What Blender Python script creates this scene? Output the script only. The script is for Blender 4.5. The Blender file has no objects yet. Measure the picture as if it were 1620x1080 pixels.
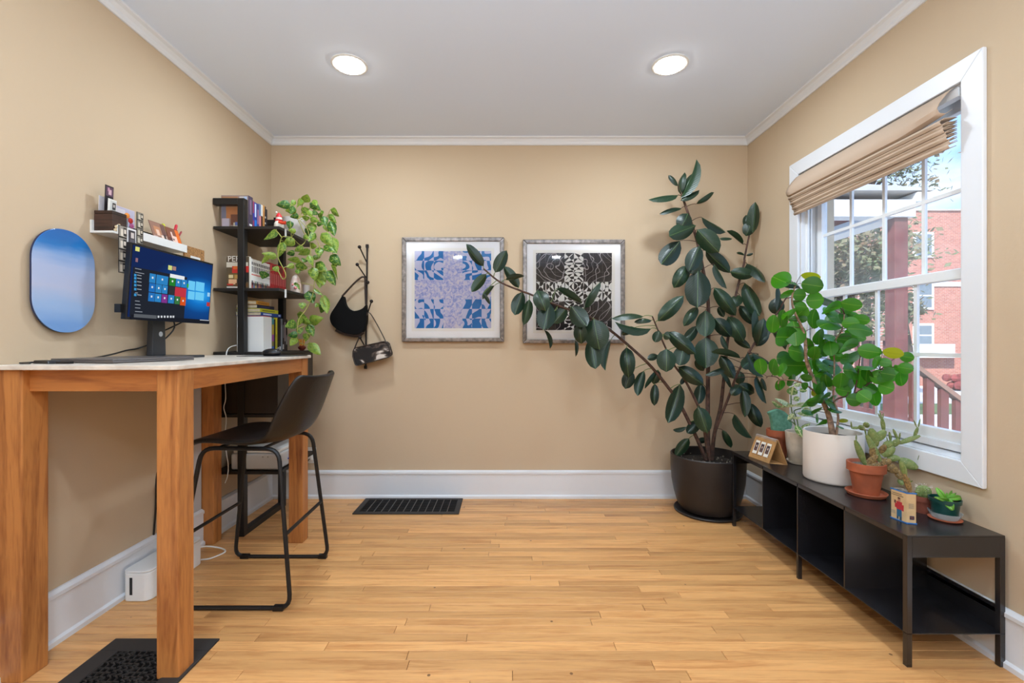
import bpy, bmesh, math, random
from mathutils import Vector, Matrix
random.seed(7)
sc = bpy.context.scene
COL = sc.collection
R = random.Random(11)
PI = math.pi
# ------------------------------------------------------------------ camera
F = 720.0; HZ = 1.13                    # focal length in pixels of a 1620 px frame, camera height
cd = bpy.data.cameras.new('camera'); cam = bpy.data.objects.new('camera', cd); COL.objects.link(cam)
cam.location = (0, 0, HZ); cam.rotation_euler = (PI/2, 0, 0)
cd.sensor_width = 36; cd.lens = 36*F/1620; cd.shift_x = 10/1620; cd.clip_start = .02; cd.clip_end = 300
sc.camera = cam
# ------------------------------------------------------------------ view, world, sun
sc.view_settings.view_transform = 'Standard'; sc.view_settings.look = 'None'
sc.view_settings.gamma = 1; sc.view_settings.use_curve_mapping = False
sc.view_settings.exposure = 0.06
LAMP_W = 11.5; LAMP_COL = (.71, .862, 1); DISC = 55.0
SKY = 2.1; SUN = 7.0; UPLIGHT = 118.0
w = bpy.data.worlds.new('world'); sc.world = w; w.use_nodes = True
nt = w.node_tree; bg = nt.nodes['Background']
tc = nt.nodes.new('ShaderNodeTexCoord'); nz = nt.nodes.new('ShaderNodeTexNoise')
nz.inputs['Scale'].default_value = 3.2; nz.inputs['Detail'].default_value = 6
mp = nt.nodes.new('ShaderNodeMapping'); mp.inputs['Scale'].default_value = (1, 1, 2.6)
nt.links.new(tc.outputs['Generated'], mp.inputs[0]); nt.links.new(mp.outputs[0], nz.inputs['Vector'])
cr = nt.nodes.new('ShaderNodeValToRGB'); cr.color_ramp.elements[0].position = .5; cr.color_ramp.elements[1].position = .74
cr.color_ramp.elements[0].color = (.22, .45, .85, 1); cr.color_ramp.elements[1].color = (.72, .80, .92, 1)
nt.links.new(nz.outputs[0], cr.inputs[0]); nt.links.new(cr.outputs[0], bg.inputs[0]); bg.inputs[1].default_value = SKY
sd = bpy.data.lights.new('sun', 'SUN'); sd.energy = SUN; sd.angle = .02; sd.color = (1, .95, .88)
so = bpy.data.objects.new('sun', sd); COL.objects.link(so)
so.rotation_euler = Vector((.55, .62, -.75)).to_track_quat('-Z', 'Y').to_euler()

# ------------------------------------------------------------------ helpers
def lin(c):
    f = lambda v: v/12.92 if v <= .04045 else ((v+.055)/1.055)**2.4
    return tuple(f(x/255) for x in c[:3]) + (1,)
def P(u, v, d): return Vector(((u-800)/F*d, d, HZ-(v-540)/F*d))
class MB:
    def __init__(s): s.v = []; s.f = []
    def add(s, vs, fs):
        o = len(s.v); s.v += [tuple(x) for x in vs]; s.f += [tuple(i+o for i in f) for f in fs]; return s
    def box(s, x0, x1, y0, y1, z0, z1):
        return s.add([(x0,y0,z0),(x1,y0,z0),(x1,y1,z0),(x0,y1,z0),(x0,y0,z1),(x1,y0,z1),(x1,y1,z1),(x0,y1,z1)],
            [(0,3,2,1),(4,5,6,7),(0,1,5,4),(1,2,6,5),(2,3,7,6),(3,0,4,7)])
    def hexa(s, p):   # 4 bottom points, 4 top points
        return s.add(p, [(0,3,2,1),(4,5,6,7),(0,1,5,4),(1,2,6,5),(2,3,7,6),(3,0,4,7)])
    def quad(s, a, b, c, d): return s.add([a,b,c,d], [(0,1,2,3)])
    def prism(s, pts, ext):
        n = len(pts); e = Vector(ext); a = [Vector(p) for p in pts]; b = [p+e for p in a]
        return s.add(a+b, [tuple(range(n-1,-1,-1)), tuple(range(n,2*n))]+[(i,(i+1)%n,n+(i+1)%n,n+i) for i in range(n)])
    def card(s, a, b, c, d, t=.001):   # thin solid card from 4 corners
        a,b,c,d = map(Vector, (a,b,c,d)); n = (b-a).cross(d-a).normalized()*t
        return s.prism([a-n,b-n,c-n,d-n], n)
    def tube(s, pts, r, seg=8, caps=True):
        pts = [Vector(p) for p in pts]; n = len(pts)
        rr = r if isinstance(r, (list, tuple)) else [r]*n
        t0 = (pts[1]-pts[0]).normalized(); up = Vector((0,0,1)) if abs(t0.z) < .9 else Vector((1,0,0))
        x = t0.cross(up).normalized(); vs = []
        for i, p in enumerate(pts):
            t = (pts[min(i+1,n-1)]-pts[max(i-1,0)]).normalized()
            x = (x-t*x.dot(t)).normalized(); y = t.cross(x)
            for k in range(seg):
                a = 2*PI*k/seg; vs.append(p+(x*math.cos(a)+y*math.sin(a))*rr[i])
        fs = [(i*seg+k, i*seg+(k+1)%seg, (i+1)*seg+(k+1)%seg, (i+1)*seg+k) for i in range(n-1) for k in range(seg)]
        if caps: fs += [tuple(range(seg-1,-1,-1)), tuple(range((n-1)*seg, n*seg))]
        return s.add(vs, fs)
    def lathe(s, prof, c, seg=40, cap0=True, cap1=False, sx=1, sy=1):
        vs = []; n = len(prof)
        for r, z in prof:
            for k in range(seg):
                a = 2*PI*k/seg; vs.append((c[0]+r*sx*math.cos(a), c[1]+r*sy*math.sin(a), c[2]+z))
        fs = [(i*seg+k, i*seg+(k+1)%seg, (i+1)*seg+(k+1)%seg, (i+1)*seg+k) for i in range(n-1) for k in range(seg)]
        if cap0: fs.append(tuple(range(seg-1,-1,-1)))
        if cap1: fs.append(tuple(range((n-1)*seg, n*seg)))
        return s.add(vs, fs)
    def ball(s, c, r, seg=12, sc3=(1,1,1)):
        prof = []
        m = max(4, seg//2)
        vs = []; 
        for i in range(1, m):
            th = PI*i/m
            for k in range(seg):
                a = 2*PI*k/seg
                vs.append((c[0]+r*sc3[0]*math.sin(th)*math.cos(a), c[1]+r*sc3[1]*math.sin(th)*math.sin(a), c[2]-r*sc3[2]*math.cos(th)))
        fs = [(i*seg+k, i*seg+(k+1)%seg, (i+1)*seg+(k+1)%seg, (i+1)*seg+k) for i in range(m-2) for k in range(seg)]
        b = len(vs); vs += [(c[0],c[1],c[2]-r*sc3[2]), (c[0],c[1],c[2]+r*sc3[2])]
        fs += [(b, (k+1)%seg, k) for k in range(seg)] + [(b+1, (m-2)*seg+k, (m-2)*seg+(k+1)%seg) for k in range(seg)]
        return s.add(vs, fs)
    def build(s, name, m, parent=None, smooth=False, bevel=0, seg=2, kind=None, label=None):
        off = OFF.get(parent, Vector((0,0,0)))
        me = bpy.data.meshes.new(name)
        me.from_pydata([(v[0]-off.x, v[1]-off.y, v[2]-off.z) for v in s.v], [], s.f); me.update()
        o = bpy.data.objects.new(name, me); COL.objects.link(o)
        if m: me.materials.append(M[m] if isinstance(m, str) else m)
        if smooth:
            for p in me.polygons: p.use_smooth = True
            try: me.set_sharp_from_angle(angle=math.radians(40))
            except Exception: pass
        if bevel:
            b = o.modifiers.new('bevel', 'BEVEL'); b.width = bevel; b.segments = seg; b.limit_method = 'ANGLE'; b.angle_limit = .6
        if parent: o.parent = parent; OFF[o] = off
        else: OFF[o] = Vector((0,0,0))
        if kind: o['kind'] = kind
        if label: o['label'] = label
        return o
OFF = {}
def thing(name, label, cat, loc=(0,0,0), group=None):
    o = bpy.data.objects.new(name, None); COL.objects.link(o); o.location = loc; o.empty_display_size = .05
    OFF[o] = Vector(loc); return tag(o, label, cat, group)
def tag(o, label, cat, group=None, kind=None):
    o['label'] = label; o['category'] = cat
    if group: o['group'] = group
    if kind: o['kind'] = kind
    return o
def base(o, loc):  # move a single-mesh thing's origin to loc
    loc = Vector(loc); me = o.data
    me.transform(Matrix.Translation(-loc)); o.location = loc; OFF[o] = loc; return o
def struct(o, label=None):
    o['kind'] = 'structure'
    if label: o['label'] = label
    return o
def rounded(pts, r, n=5):   # round the corners of an open 3D path
    pts = [Vector(p) for p in pts]; out = [pts[0]]
    for i in range(1, len(pts)-1):
        a, b, c = pts[i-1], pts[i], pts[i+1]
        da = (a-b); dc = (c-b); k = min(r, da.length*.49, dc.length*.49)
        p0 = b+da.normalized()*k; p1 = b+dc.normalized()*k
        for j in range(n+1):
            t = j/n; out.append(p0*(1-t)**2 + b*2*t*(1-t) + p1*t*t)
    return out+[pts[-1]]
def smooth_path(pts, n=4):
    pts = [Vector(p) for p in pts]; q = [pts[0]*2-pts[1]]+pts+[pts[-1]*2-pts[-2]]; out = []
    for i in range(1, len(q)-2):
        for j in range(n):
            t = j/n; a,b,c,d = q[i-1],q[i],q[i+1],q[i+2]
            out.append(.5*((2*b)+(c-a)*t+(2*a-5*b+4*c-d)*t*t+(3*b-a-3*c+d)*t**3))
    return out+[pts[-1]]
# ------------------------------------------------------------------ materials
M = {}
def mat(name, c, rough=.5, metal=0, spec=.5, var=0, vscale=8, bump=0, bscale=60, stretch=(1,1,1), c2=None, trans=0, coat=0):
    m = bpy.data.materials.new(name); m.use_nodes = True; t = m.node_tree; b = t.nodes['Principled BSDF']
    b.inputs['Base Color'].default_value = lin(c); b.inputs['Roughness'].default_value = rough
    b.inputs['Metallic'].default_value = metal; b.inputs['Specular IOR Level'].default_value = spec
    b.inputs['Coat Weight'].default_value = coat
    if var or bump:
        tc = t.nodes.new('ShaderNodeTexCoord'); mp = t.nodes.new('ShaderNodeMapping'); mp.inputs['Scale'].default_value = stretch
        t.links.new(tc.outputs['Object'], mp.inputs[0])
    if var:
        n = t.nodes.new('ShaderNodeTexNoise'); n.inputs['Scale'].default_value = vscale; n.inputs['Detail'].default_value = 6
        t.links.new(mp.outputs[0], n.inputs['Vector'])
        r = t.nodes.new('ShaderNodeValToRGB'); a = lin(c2 or [max(0,x*(1-var)) for x in c])
        r.color_ramp.elements[0].color = a; r.color_ramp.elements[0].position = .35
        r.color_ramp.elements[1].color = lin(c); r.color_ramp.elements[1].position = .65
        t.links.new(n.outputs[0], r.inputs[0]); t.links.new(r.outputs[0], b.inputs['Base Color'])
    if bump:
        n2 = t.nodes.new('ShaderNodeTexNoise'); n2.inputs['Scale'].default_value = bscale; n2.inputs['Detail'].default_value = 4
        t.links.new(mp.outputs[0], n2.inputs['Vector'])
        bp = t.nodes.new('ShaderNodeBump'); bp.inputs['Strength'].default_value = bump; bp.inputs['Distance'].default_value = .004
        t.links.new(n2.outputs[0], bp.inputs['Height']); t.links.new(bp.outputs[0], b.inputs['Normal'])
    if trans:
        tr = t.nodes.new('ShaderNodeBsdfTranslucent'); tr.inputs[0].default_value = lin(c)
        mx = t.nodes.new('ShaderNodeMixShader'); mx.inputs[0].default_value = trans
        t.links.new(b.outputs[0], mx.inputs[1]); t.links.new(tr.outputs[0], mx.inputs[2])
        t.links.new(mx.outputs[0], t.nodes['Material Output'].inputs[0])
    M[name] = m; return m
def emit(name, c, s):
    m = bpy.data.materials.new(name); m.use_nodes = True; t = m.node_tree; t.nodes.remove(t.nodes['Principled BSDF'])
    e = t.nodes.new('ShaderNodeEmission'); e.inputs[0].default_value = lin(c); e.inputs[1].default_value = s
    t.links.new(e.outputs[0], t.nodes['Material Output'].inputs[0]); M[name] = m; return m
class NG:   # tiny node helper
    def __init__(s, name):
        s.m = bpy.data.materials.new(name); s.m.use_nodes = True; s.t = s.m.node_tree; s.b = s.t.nodes['Principled BSDF']; M[name] = s.m
    def n(s, ty, **k):
        x = s.t.nodes.new(ty)
        for a, v in k.items(): setattr(x, a, v)
        return x
    def put(s, v, sock):
        if hasattr(v, 'is_output') or isinstance(v, bpy.types.NodeSocket): s.t.links.new(v, sock)
        else: sock.default_value = v
    def math(s, op, a, b=0.0, c=None):
        x = s.n('ShaderNodeMath', operation=op); s.put(a, x.inputs[0]); s.put(b, x.inputs[1])
        if c is not None: s.put(c, x.inputs[2])
        return x.outputs[0]
    def mix(s, f, a, b):
        x = s.n('ShaderNodeMix', data_type='RGBA'); s.put(f, x.inputs[0]); s.put(a, x.inputs[6]); s.put(b, x.inputs[7]); return x.outputs[2]
    def coord(s, out='Object', scale=(1,1,1), loc=(0,0,0)):
        c = s.n('ShaderNodeTexCoord'); m = s.n('ShaderNodeMapping'); m.inputs['Scale'].default_value = scale; m.inputs['Location'].default_value = loc
        s.t.links.new(c.outputs[out], m.inputs[0]); return m.outputs[0]
    def noise(s, vec, scale, detail=4, dist=0):
        x = s.n('ShaderNodeTexNoise'); s.put(vec, x.inputs['Vector']); x.inputs['Scale'].default_value = scale
        x.inputs['Detail'].default_value = detail; x.inputs['Distortion'].default_value = dist; return x.outputs[0]
    def ramp(s, f, stops):
        x = s.n('ShaderNodeValToRGB'); s.put(f, x.inputs[0]); e = x.color_ramp.elements
        while len(e) < len(stops): e.new(.5)
        for i, (p, c) in enumerate(stops): e[i].position = p; e[i].color = c if len(c) == 4 else lin(c)
        return x.outputs[0]
    def bump(s, h, st=.3, d=.003):
        x = s.n('ShaderNodeBump'); x.inputs['Strength'].default_value = st; x.inputs['Distance'].default_value = d
        s.put(h, x.inputs['Height']); s.t.links.new(x.outputs[0], s.b.inputs['Normal'])
    def set(s, col=None, rough=None, spec=None):
        if col is not None: s.put(col, s.b.inputs['Base Color'])
        if rough is not None: s.put(rough, s.b.inputs['Roughness'])
        if spec is not None: s.b.inputs['Specular IOR Level'].default_value = spec
def wood(name, light, dark, stretch, sc=3.0, rough=.42, objrand=.0, world=False):
    g = NG(name); oi = g.n('ShaderNodeObjectInfo'); c = g.n('ShaderNodeNewGeometry' if world else 'ShaderNodeTexCoord')
    va = g.n('ShaderNodeVectorMath', operation='MULTIPLY_ADD'); g.t.links.new(oi.outputs['Random'], va.inputs[0]); va.inputs[1].default_value = (13,7,5)
    g.t.links.new(c.outputs['Position' if world else 'Object'], va.inputs[2])
    mp = g.n('ShaderNodeMapping'); mp.inputs['Scale'].default_value = stretch; g.t.links.new(va.outputs[0], mp.inputs[0])
    n1 = g.noise(mp.outputs[0], sc, 5, 1.2); n2 = g.noise(mp.outputs[0], sc*9, 3, .4)
    f = g.math('ADD', g.math('MULTIPLY', n1, .75), g.math('MULTIPLY', n2, .25))
    col = g.ramp(f, [(.3, dark), (.52, light), (.72, [min(255, x*1.06) for x in light])])
    if objrand:
        rn = g.ramp(oi.outputs['Random'], [(0, (1-objrand,)*3+(1,)), (1, (1,1,1,1))])
        mx = g.n('ShaderNodeMix', data_type='RGBA', blend_type='MULTIPLY'); mx.inputs[0].default_value = 1
        g.put(col, mx.inputs[6]); g.put(rn, mx.inputs[7]); col = mx.outputs[2]
    g.set(col, rough); g.bump(n2, .08, .001); return g
mat('wall', (199,177,149), .75, spec=.25, bump=.08, bscale=90)
mat('ceiling_paint', (224,235,252), .85, spec=.2)
mat('trim_white', (226,228,232), .38, bump=.05, bscale=25)
mat('vinyl', (236,238,240), .35)
mat('black_metal', (20,20,22), .45, spec=.4)
mat('bench_metal', (31,30,33), .27, spec=.75, var=.2, vscale=14)
mat('shelf_black', (27,24,23), .5, var=.25, vscale=10, stretch=(1,8,1))
mat('cabinet_wood', (44,37,32), .38, var=.35, vscale=9, stretch=(1,1,.1))
mat('leather', (13,11,11), .4, spec=.5, bump=.25, bscale=120)
mat('marble', (226,216,203), .3, var=.1, vscale=18)
mat('iron', (34,28,26), .5, metal=.4)
mat('register', (50,46,44), .6, spec=.3)
mat('register_bar', (92,86,82), .6); mat('register_dark', (10,9,9), .8, spec=.1)
mat('black_plastic', (18,18,20), .35)
mat('dark_grey', (52,54,58), .35)
mat('white_plastic', (230,230,228), .35)
mat('grey_plastic', (196,198,200), .4)
mat('white_wire', (232,232,230), .5)
mat('pot_black', (46,40,38), .42, spec=.45, var=.25, vscale=5)
mat('soil', (48,38,30), .95, var=.5, vscale=70, bump=.9, bscale=80)
mat('gravel', (150,140,125), .9, var=.6, vscale=120, bump=1, bscale=120)
mat('pot_white', (226,216,206), .55)
mat('pot_beige', (206,192,172), .5, var=.08, vscale=30)
mat('terracotta', (176,92,58), .65, var=.18, vscale=14)
mat('terracotta_dark', (140,72,52), .7, var=.2, vscale=14)
mat('pot_green', (16,66,62), .3)
mat('fabric', (204,180,158), .85, spec=.1, bump=.25, bscale=400, trans=.15)
mat('paper', (232,228,218), .8); mat('pages', (205,190,160), .85, var=.12, vscale=60, stretch=(1,1,6))
mat('kraft', (186,138,84), .8, var=.1, vscale=40)
mat('cork', (190,138,84), .85, var=.25, vscale=120)
mat('mat_board', (250,249,250), .8); mat('mat_cream', (246,243,237), .8)
mat('bark', (96,68,56), .8, var=.35, vscale=40, bump=.4, bscale=60)
mat('bark_pale', (170,134,110), .85, var=.35, vscale=60, bump=.8, bscale=70)
mat('stem_green', (88,116,50), .5); mat('vine', (150,150,70), .6)
mat('silver', (150,142,138), .34, metal=.75, var=.3, vscale=35, stretch=(1,1,1), bump=.2, bscale=50)
mat('walnut', (74,48,38), .5, var=.45, vscale=10, stretch=(1,1,9))
wood('table_wood', (194,128,68), (128,66,30), (9, 9, .9), 1.6, .45, .12)
wood('apron_x', (192,122,62), (146,80,38), (.9, 9, 9), 1.6, .45, .1)
wood('apron_y', (192,122,62), (146,80,38), (9, .9, 9), 1.6, .45, .1)
# floor boards
g = wood('floor_wood', (228,170,108), (194,130,74), (1.2, 16, 16), 1.9, .36, .30, True)
c = g.n('ShaderNodeNewGeometry').outputs['Position']; vr = g.n('ShaderNodeTexVoronoi'); g.t.links.new(c, vr.inputs['Vector']); vr.inputs['Scale'].default_value = 6
dots = g.math('LESS_THAN', vr.outputs['Distance'], .035)
src = g.b.inputs['Base Color'].links[0].from_socket
g.set(g.mix(g.math('MULTIPLY', dots, .75), src, lin((70,40,22))))
mat('floor_gap', (74,44,24), .8)
# window glass: clear with a little dust, plus haze painted in to wash out the view
g = NG('glass'); t = g.t; tr = g.n('ShaderNodeBsdfTransparent'); gl = g.n('ShaderNodeBsdfGlossy'); gl.inputs['Roughness'].default_value = .02
df = g.n('ShaderNodeBsdfDiffuse'); df.inputs[0].default_value = (.8,.82,.85,1)
m1 = g.n('ShaderNodeMixShader'); m1.inputs[0].default_value = .05; t.links.new(tr.outputs[0], m1.inputs[1]); t.links.new(gl.outputs[0], m1.inputs[2])
m2 = g.n('ShaderNodeMixShader'); t.links.new(m1.outputs[0], m2.inputs[1]); t.links.new(df.outputs[0], m2.inputs[2])
dn = g.noise(g.coord('Object', (1, 1, 2)), 6, 6); t.links.new(g.math('MULTIPLY', dn, .32), m2.inputs[0])
t.links.new(m2.outputs[0], t.nodes['Material Output'].inputs[0])
g = NG('clear_plastic'); g.set((.8,.86,.9,1), .1); g.b.inputs['Alpha'].default_value = .35
# leaves
def leaf_mat(name, c1, c2, rib, rough=.3, trans=.1, ribw=.022, vein=0, blotch=None, spec=.5, tcol=None):
    g = NG(name); oi = g.n('ShaderNodeObjectInfo'); uv = g.n('ShaderNodeTexCoord'); sp = g.n('ShaderNodeSeparateXYZ'); g.t.links.new(uv.outputs['UV'], sp.inputs[0])
    x = g.math('ABSOLUTE', g.math('SUBTRACT', sp.outputs[0], .5))
    col = g.mix(oi.outputs['Random'], lin(c1), lin(c2))
    if blotch:
        nn = g.noise(g.coord('UV', (2, 3, 1)), 2.2, 3, .5); add = g.math('ADD', nn, g.math('MULTIPLY', oi.outputs['Random'], .22))
        col = g.mix(g.ramp(add, [(.56, (0,0,0,1)), (.68, (1,1,1,1))]), col, lin(blotch))
    rm = g.math('LESS_THAN', x, ribw)
    col = g.mix(g.math('MULTIPLY', rm, .8), col, lin(rib))
    wv = g.math('SINE', g.math('MULTIPLY', g.math('ADD', sp.outputs[1], g.math('MULTIPLY', x, -.5)), 90))
    if vein: col = g.mix(g.math('MULTIPLY', g.math('GREATER_THAN', wv, .9), vein), col, lin(rib))
    g.bump(wv, .12, .002); g.set(col, rough, spec)
    tr = g.n('ShaderNodeBsdfTranslucent'); 
    g.put(g.mix(.65, col, lin(tcol)) if tcol else col, tr.inputs[0])
    mx = g.n('ShaderNodeMixShader'); mx.inputs[0].default_value = trans
    g.t.links.new(g.b.outputs[0], mx.inputs[1]); g.t.links.new(tr.outputs[0], mx.inputs[2]); g.t.links.new(mx.outputs[0], g.t.nodes['Material Output'].inputs[0])
leaf_mat('leaf_rubber', (18,40,28), (34,60,38), (92,120,70), .34, .04, .011, spec=.5)
leaf_mat('leaf_round', (20,66,22), (66,132,30), (150,180,80), .36, .34, .010, .2, tcol=(100,210,30))
leaf_mat('leaf_yellow', (150,160,30), (184,178,40), (120,110,40), .4, .45, .012, .4, tcol=(200,210,40))
leaf_mat('leaf_pothos', (34,86,24), (96,136,42), (130,165,70), .33, .2, .014, 0, blotch=(140,164,62))
leaf_mat('leaf_variegated', (96,146,70), (150,180,100), (225,230,170), .4, .3, .08, 0, blotch=(220,226,180))
leaf_mat('leaf_succulent', (110,180,60), (150,205,90), (200,225,150), .3, .3, .02)
mat('cactus', (98,122,66), .6, var=.25, vscale=90, c2=(130,140,84)); mat('cactus_brown', (150,122,74), .75, var=.35, vscale=140)
mat('cactus_fan', (112,168,142), .7, var=.25, vscale=45, c2=(84,138,112), bump=.8, bscale=60)
def book_mat(c, rough=.5):
    k = 'cover_%d_%d_%d' % tuple(c)
    return M.get(k) or mat(k, c, rough)
# ------------------------------------------------------------------ room shell
XL, XR, YB, YR, ZC = -1.698, 1.753, 3.296, -2.4, 2.60
TW = .20
def wallbox(name, *a): return struct(MB().box(*a).build(name, 'wall'))
wallbox('wall_back', XL-TW, XR+TW, YB, YB+TW, -.1, ZC+.1)
wallbox('wall_left', XL-TW, XL, YR, YB, -.1, ZC+.1)
wallbox('wall_rear', XL-TW, XR+TW, YR-TW, YR, -.1, ZC+.1)
WY0, WY1, WZ0, WZ1 = 1.737, 2.706, .674, 2.122       # window opening
b = MB(); b.box(XR, XR+TW, YR, WY0, -.1, ZC+.1).box(XR, XR+TW, WY1, YB, -.1, ZC+.1).box(XR, XR+TW, WY0, WY1, -.1, WZ0).box(XR, XR+TW, WY0, WY1, WZ1, ZC+.1)
struct(b.build('wall_right', 'wall'))
struct(MB().box(XL-TW, XR+TW, YR-TW, YB+TW, ZC, ZC+.12).build('ceiling', 'ceiling_paint'))
# floor: dark base, single boards in view, the rest joined
fl = struct(MB().box(XL, XR, YR, YB, -.06, -.004).build('floor', 'floor_gap'))
ub = MB(); ch = .0012
ub.add([(0,0,-.012),(1,0,-.012),(1,1,-.012),(0,1,-.012),(0,0,-.0015),(1,0,-.0015),(1,1,-.0015),(0,1,-.0015),(.0015,.02,0),(.9985,.02,0),(.9985,.98,0),(.0015,.98,0)],
       [(0,1,5,4),(1,2,6,5),(2,3,7,6),(3,0,4,7),(4,5,9,8),(5,6,10,9),(6,7,11,10),(7,4,8,11),(8,9,10,11)])
plank_me = bpy.data.meshes.new('plank'); plank_me.from_pydata(ub.v, [], ub.f); plank_me.materials.append(M['floor_wood'])
PW = .049; y = 3.282; rf = random.Random(5); far = MB()
while y > YR:
    x = XL; x0s = [XL]; first = rf.uniform(.3, 1.1)
    while x < XR-.3:
        x += first; first = rf.choice([.55,.7,.85,1.0,1.2,1.45])*rf.uniform(.85,1.15)
        x0s.append(min(x, XR) if x < XR-.25 else XR)
    if x0s[-1] < XR: x0s.append(XR)
    y0 = y-PW
    for a, e in zip(x0s, x0s[1:]):
        if e-a < .02: continue
        if y0 > 1.30:
            o = bpy.data.objects.new('plank', plank_me); COL.objects.link(o); o.parent = fl
            o.location = (a+.0007, y0+.0006, 0); o.scale = (e-a-.0014, PW-.0012, 1)
        else: far.box(a+.0006, e-.0006, y0+.0005, y-.0005, -.012, 0)
    y = y0
far.build('plank_field', 'floor_wood', fl, kind='stuff')
# baseboards: board, cap and shoe in one profile swept along the wall
def profile_x(prof, x0, x1, yw, sgn, name, m):    # along X against the back wall
    b = MB(); pts = [(x0, yw-p*sgn, z) for p, z in prof]; b.prism(pts if sgn > 0 else pts, (x1-x0, 0, 0)); return struct(b.build(name, m))
def profile_y(prof, y0, y1, xw, sgn, name, m):
    b = MB(); pts = [(xw+p*sgn, y0, z) for p, z in prof]; b.prism(pts, (0, y1-y0, 0)); return struct(b.build(name, m))
BB = [(0,0),(.028,0),(.028,.018),(.018,.026),(.018,.172),(.024,.176),(.024,.19),(.010,.2),(0,.2)]
profile_x(BB, XL+.02, XR-.02, YB, 1, 'baseboard_back', 'trim_white')
profile_y(BB, YR, YB, XL, 1, 'baseboard_left', 'trim_white'); profile_y(BB, YR, YB, XR, -1, 'baseboard_right', 'trim_white')
CR = [(0,ZC-.052),(.008,ZC-.052),(.014,ZC-.044),(.016,ZC-.03),(.026,ZC-.014),(.040,ZC-.008),(.042,ZC),(0,ZC)]
profile_x(CR, XL, XR, YB, 1, 'trim_1', 'trim_white')
profile_y(CR, YR, YB, XL, 1, 'trim_2', 'trim_white'); profile_y(CR, YR, YB, XR, -1, 'trim_3', 'trim_white')
# ------------------------------------------------------------------ window
win = struct(MB().box(XR-.0, XR+.15, WY0, WY0+.012, WZ0, WZ1).box(XR, XR+.15, WY1-.012, WY1, WZ0, WZ1).box(XR, XR+.15, WY0, WY1, WZ1-.012, WZ1).build('window_1', 'trim_white'))
CX = 1.7356; cw = .081
def part(name, m, parent, fn, **k): b = MB(); fn(b); return b.build(name, m, parent, **k)
y0,y1,z0,z1 = WY0,WY1,WZ0,WZ1
for pts in ([(y0-cw,z1+cw),(y1+cw,z1+cw),(y1,z1),(y0,z1)], [(y0-cw,z0-cw),(y0,z0),(y1,z0),(y1+cw,z0-cw)],
            [(y0-cw,z0-cw),(y0-cw,z1+cw),(y0,z1),(y0,z0)], [(y1+cw,z0-cw),(y1,z0),(y1,z1),(y1+cw,z1+cw)]):
    part('casing', 'trim_white', win, lambda b: b.prism([(CX, y, z) for y, z in pts], (XR-CX-.0005, 0, 0)), bevel=.003)
part('sill', 'trim_white', win, lambda b: b.hexa([(XR-.002,y0,z0-.0),(XR+.2,y0,z0),(XR+.2,y1,z0),(XR-.002,y1,z0),(XR-.002,y0,z0+.004),(XR+.2,y0,z0+.05),(XR+.2,y1,z0+.05),(XR-.002,y1,z0+.004)]))
part('window_stool', 'trim_white', win, lambda b: b.box(XR+.03, XR+.12, y0, y1, z0+.02, z0+.052), bevel=.004)
def sash(x, za, zb, nm, rails):
    s = part(nm, 'vinyl', win, lambda b: b.box(x-.016,x+.016,y0+.012,y0+.062,za,zb).box(x-.016,x+.016,y1-.062,y1-.012,za,zb)
             .box(x-.016,x+.016,y0+.062,y1-.062,za,za+rails[0]).box(x-.016,x+.016,y0+.062,y1-.062,zb-rails[1],zb), bevel=.003)
    ga, gb = za+rails[0], zb-rails[1]; ya, yb = y0+.062, y1-.062
    for i in range(1, 4):
        yy = ya+(yb-ya)*i/4
        part('muntin', 'vinyl', s, lambda b: b.box(x-.006,x+.006,yy-.008,yy+.008,ga,gb))
    zm = (ga+gb)/2
    part('muntin', 'vinyl', s, lambda b: b.box(x-.007,x+.007,ya,yb,zm-.008,zm+.008))
    for i in range(4):
        for k in range(2):
            a = ya+(yb-ya)*i/4; e = ya+(yb-ya)*(i+1)/4; c0 = (ga,zm)[k]; c1 = (zm,gb)[k]
            part('pane', 'glass', s, lambda b: b.quad((x,a,c0),(x,e,c0),(x,e,c1),(x,a,c1)))
sash(1.815, z0+.05, 1.42, 'lower_sash', (.045, .042)); sash(1.85, 1.385, z1-.012, 'upper_sash', (.042, .05))
for xx, ww in ((1.775,.010),(1.795,.006)):
    part('jamb_stop', 'vinyl', win, lambda b: b.box(xx,xx+ww,y1-.032,y1-.012,z0+.05,z1-.012))
part('sash_track', 'grey_plastic', win, lambda b: b.box(1.833,1.836,y1-.03,y1-.012,z0+.05,z1-.012))
# roman shade
sh = thing('roman_shade', 'tan fabric roman shade bunched up at the window head', 'shade', (1.70, 2.2, 1.88))
part('headrail', 'vinyl', sh, lambda b: b.box(1.742,1.775,WY0+.015,WY1-.015,2.075,2.108))
def sheet(prof, ya, yb, n, wob, name, th=.002, lift=0):
    b = MB(); vs = []; m = len(prof); rr = random.Random(len(prof)*7+int(prof[0][1]*1000))
    ph = rr.random()*6
    for i in range(n+1):
        t = i/n; yy = ya+(yb-ya)*t
        wv = wob*(math.sin(t*5+ph)+.6*math.sin(t*11+ph*2)); ed = max(0, .18-t)/.18
        for j, (x, z) in enumerate(prof):
            k = j/(m-1); vs.append((x+wv*(k>.05)+ed*lift*.35*k, yy, z+wv*.6*(k>.05)+ed*lift*k))
    fs = [(i*m+j, i*m+j+1, (i+1)*m+j+1, (i+1)*m+j) for i in range(n) for j in range(m-1)]
    b.add(vs, fs); o = b.build(name, 'fabric', sh, smooth=True)
    s = o.modifiers.new('solid', 'SOLIDIFY'); s.thickness = th; return o
ya, yb = WY0+.012, WY1-.014
sheet([(1.748,2.118),(1.722,2.10),(1.695,2.07),(1.672,2.038),(1.662,2.012),(1.668,1.992),(1.69,1.985),(1.715,1.998)], ya+.012, yb, 26, .003, 'top_flap', lift=.03)
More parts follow.
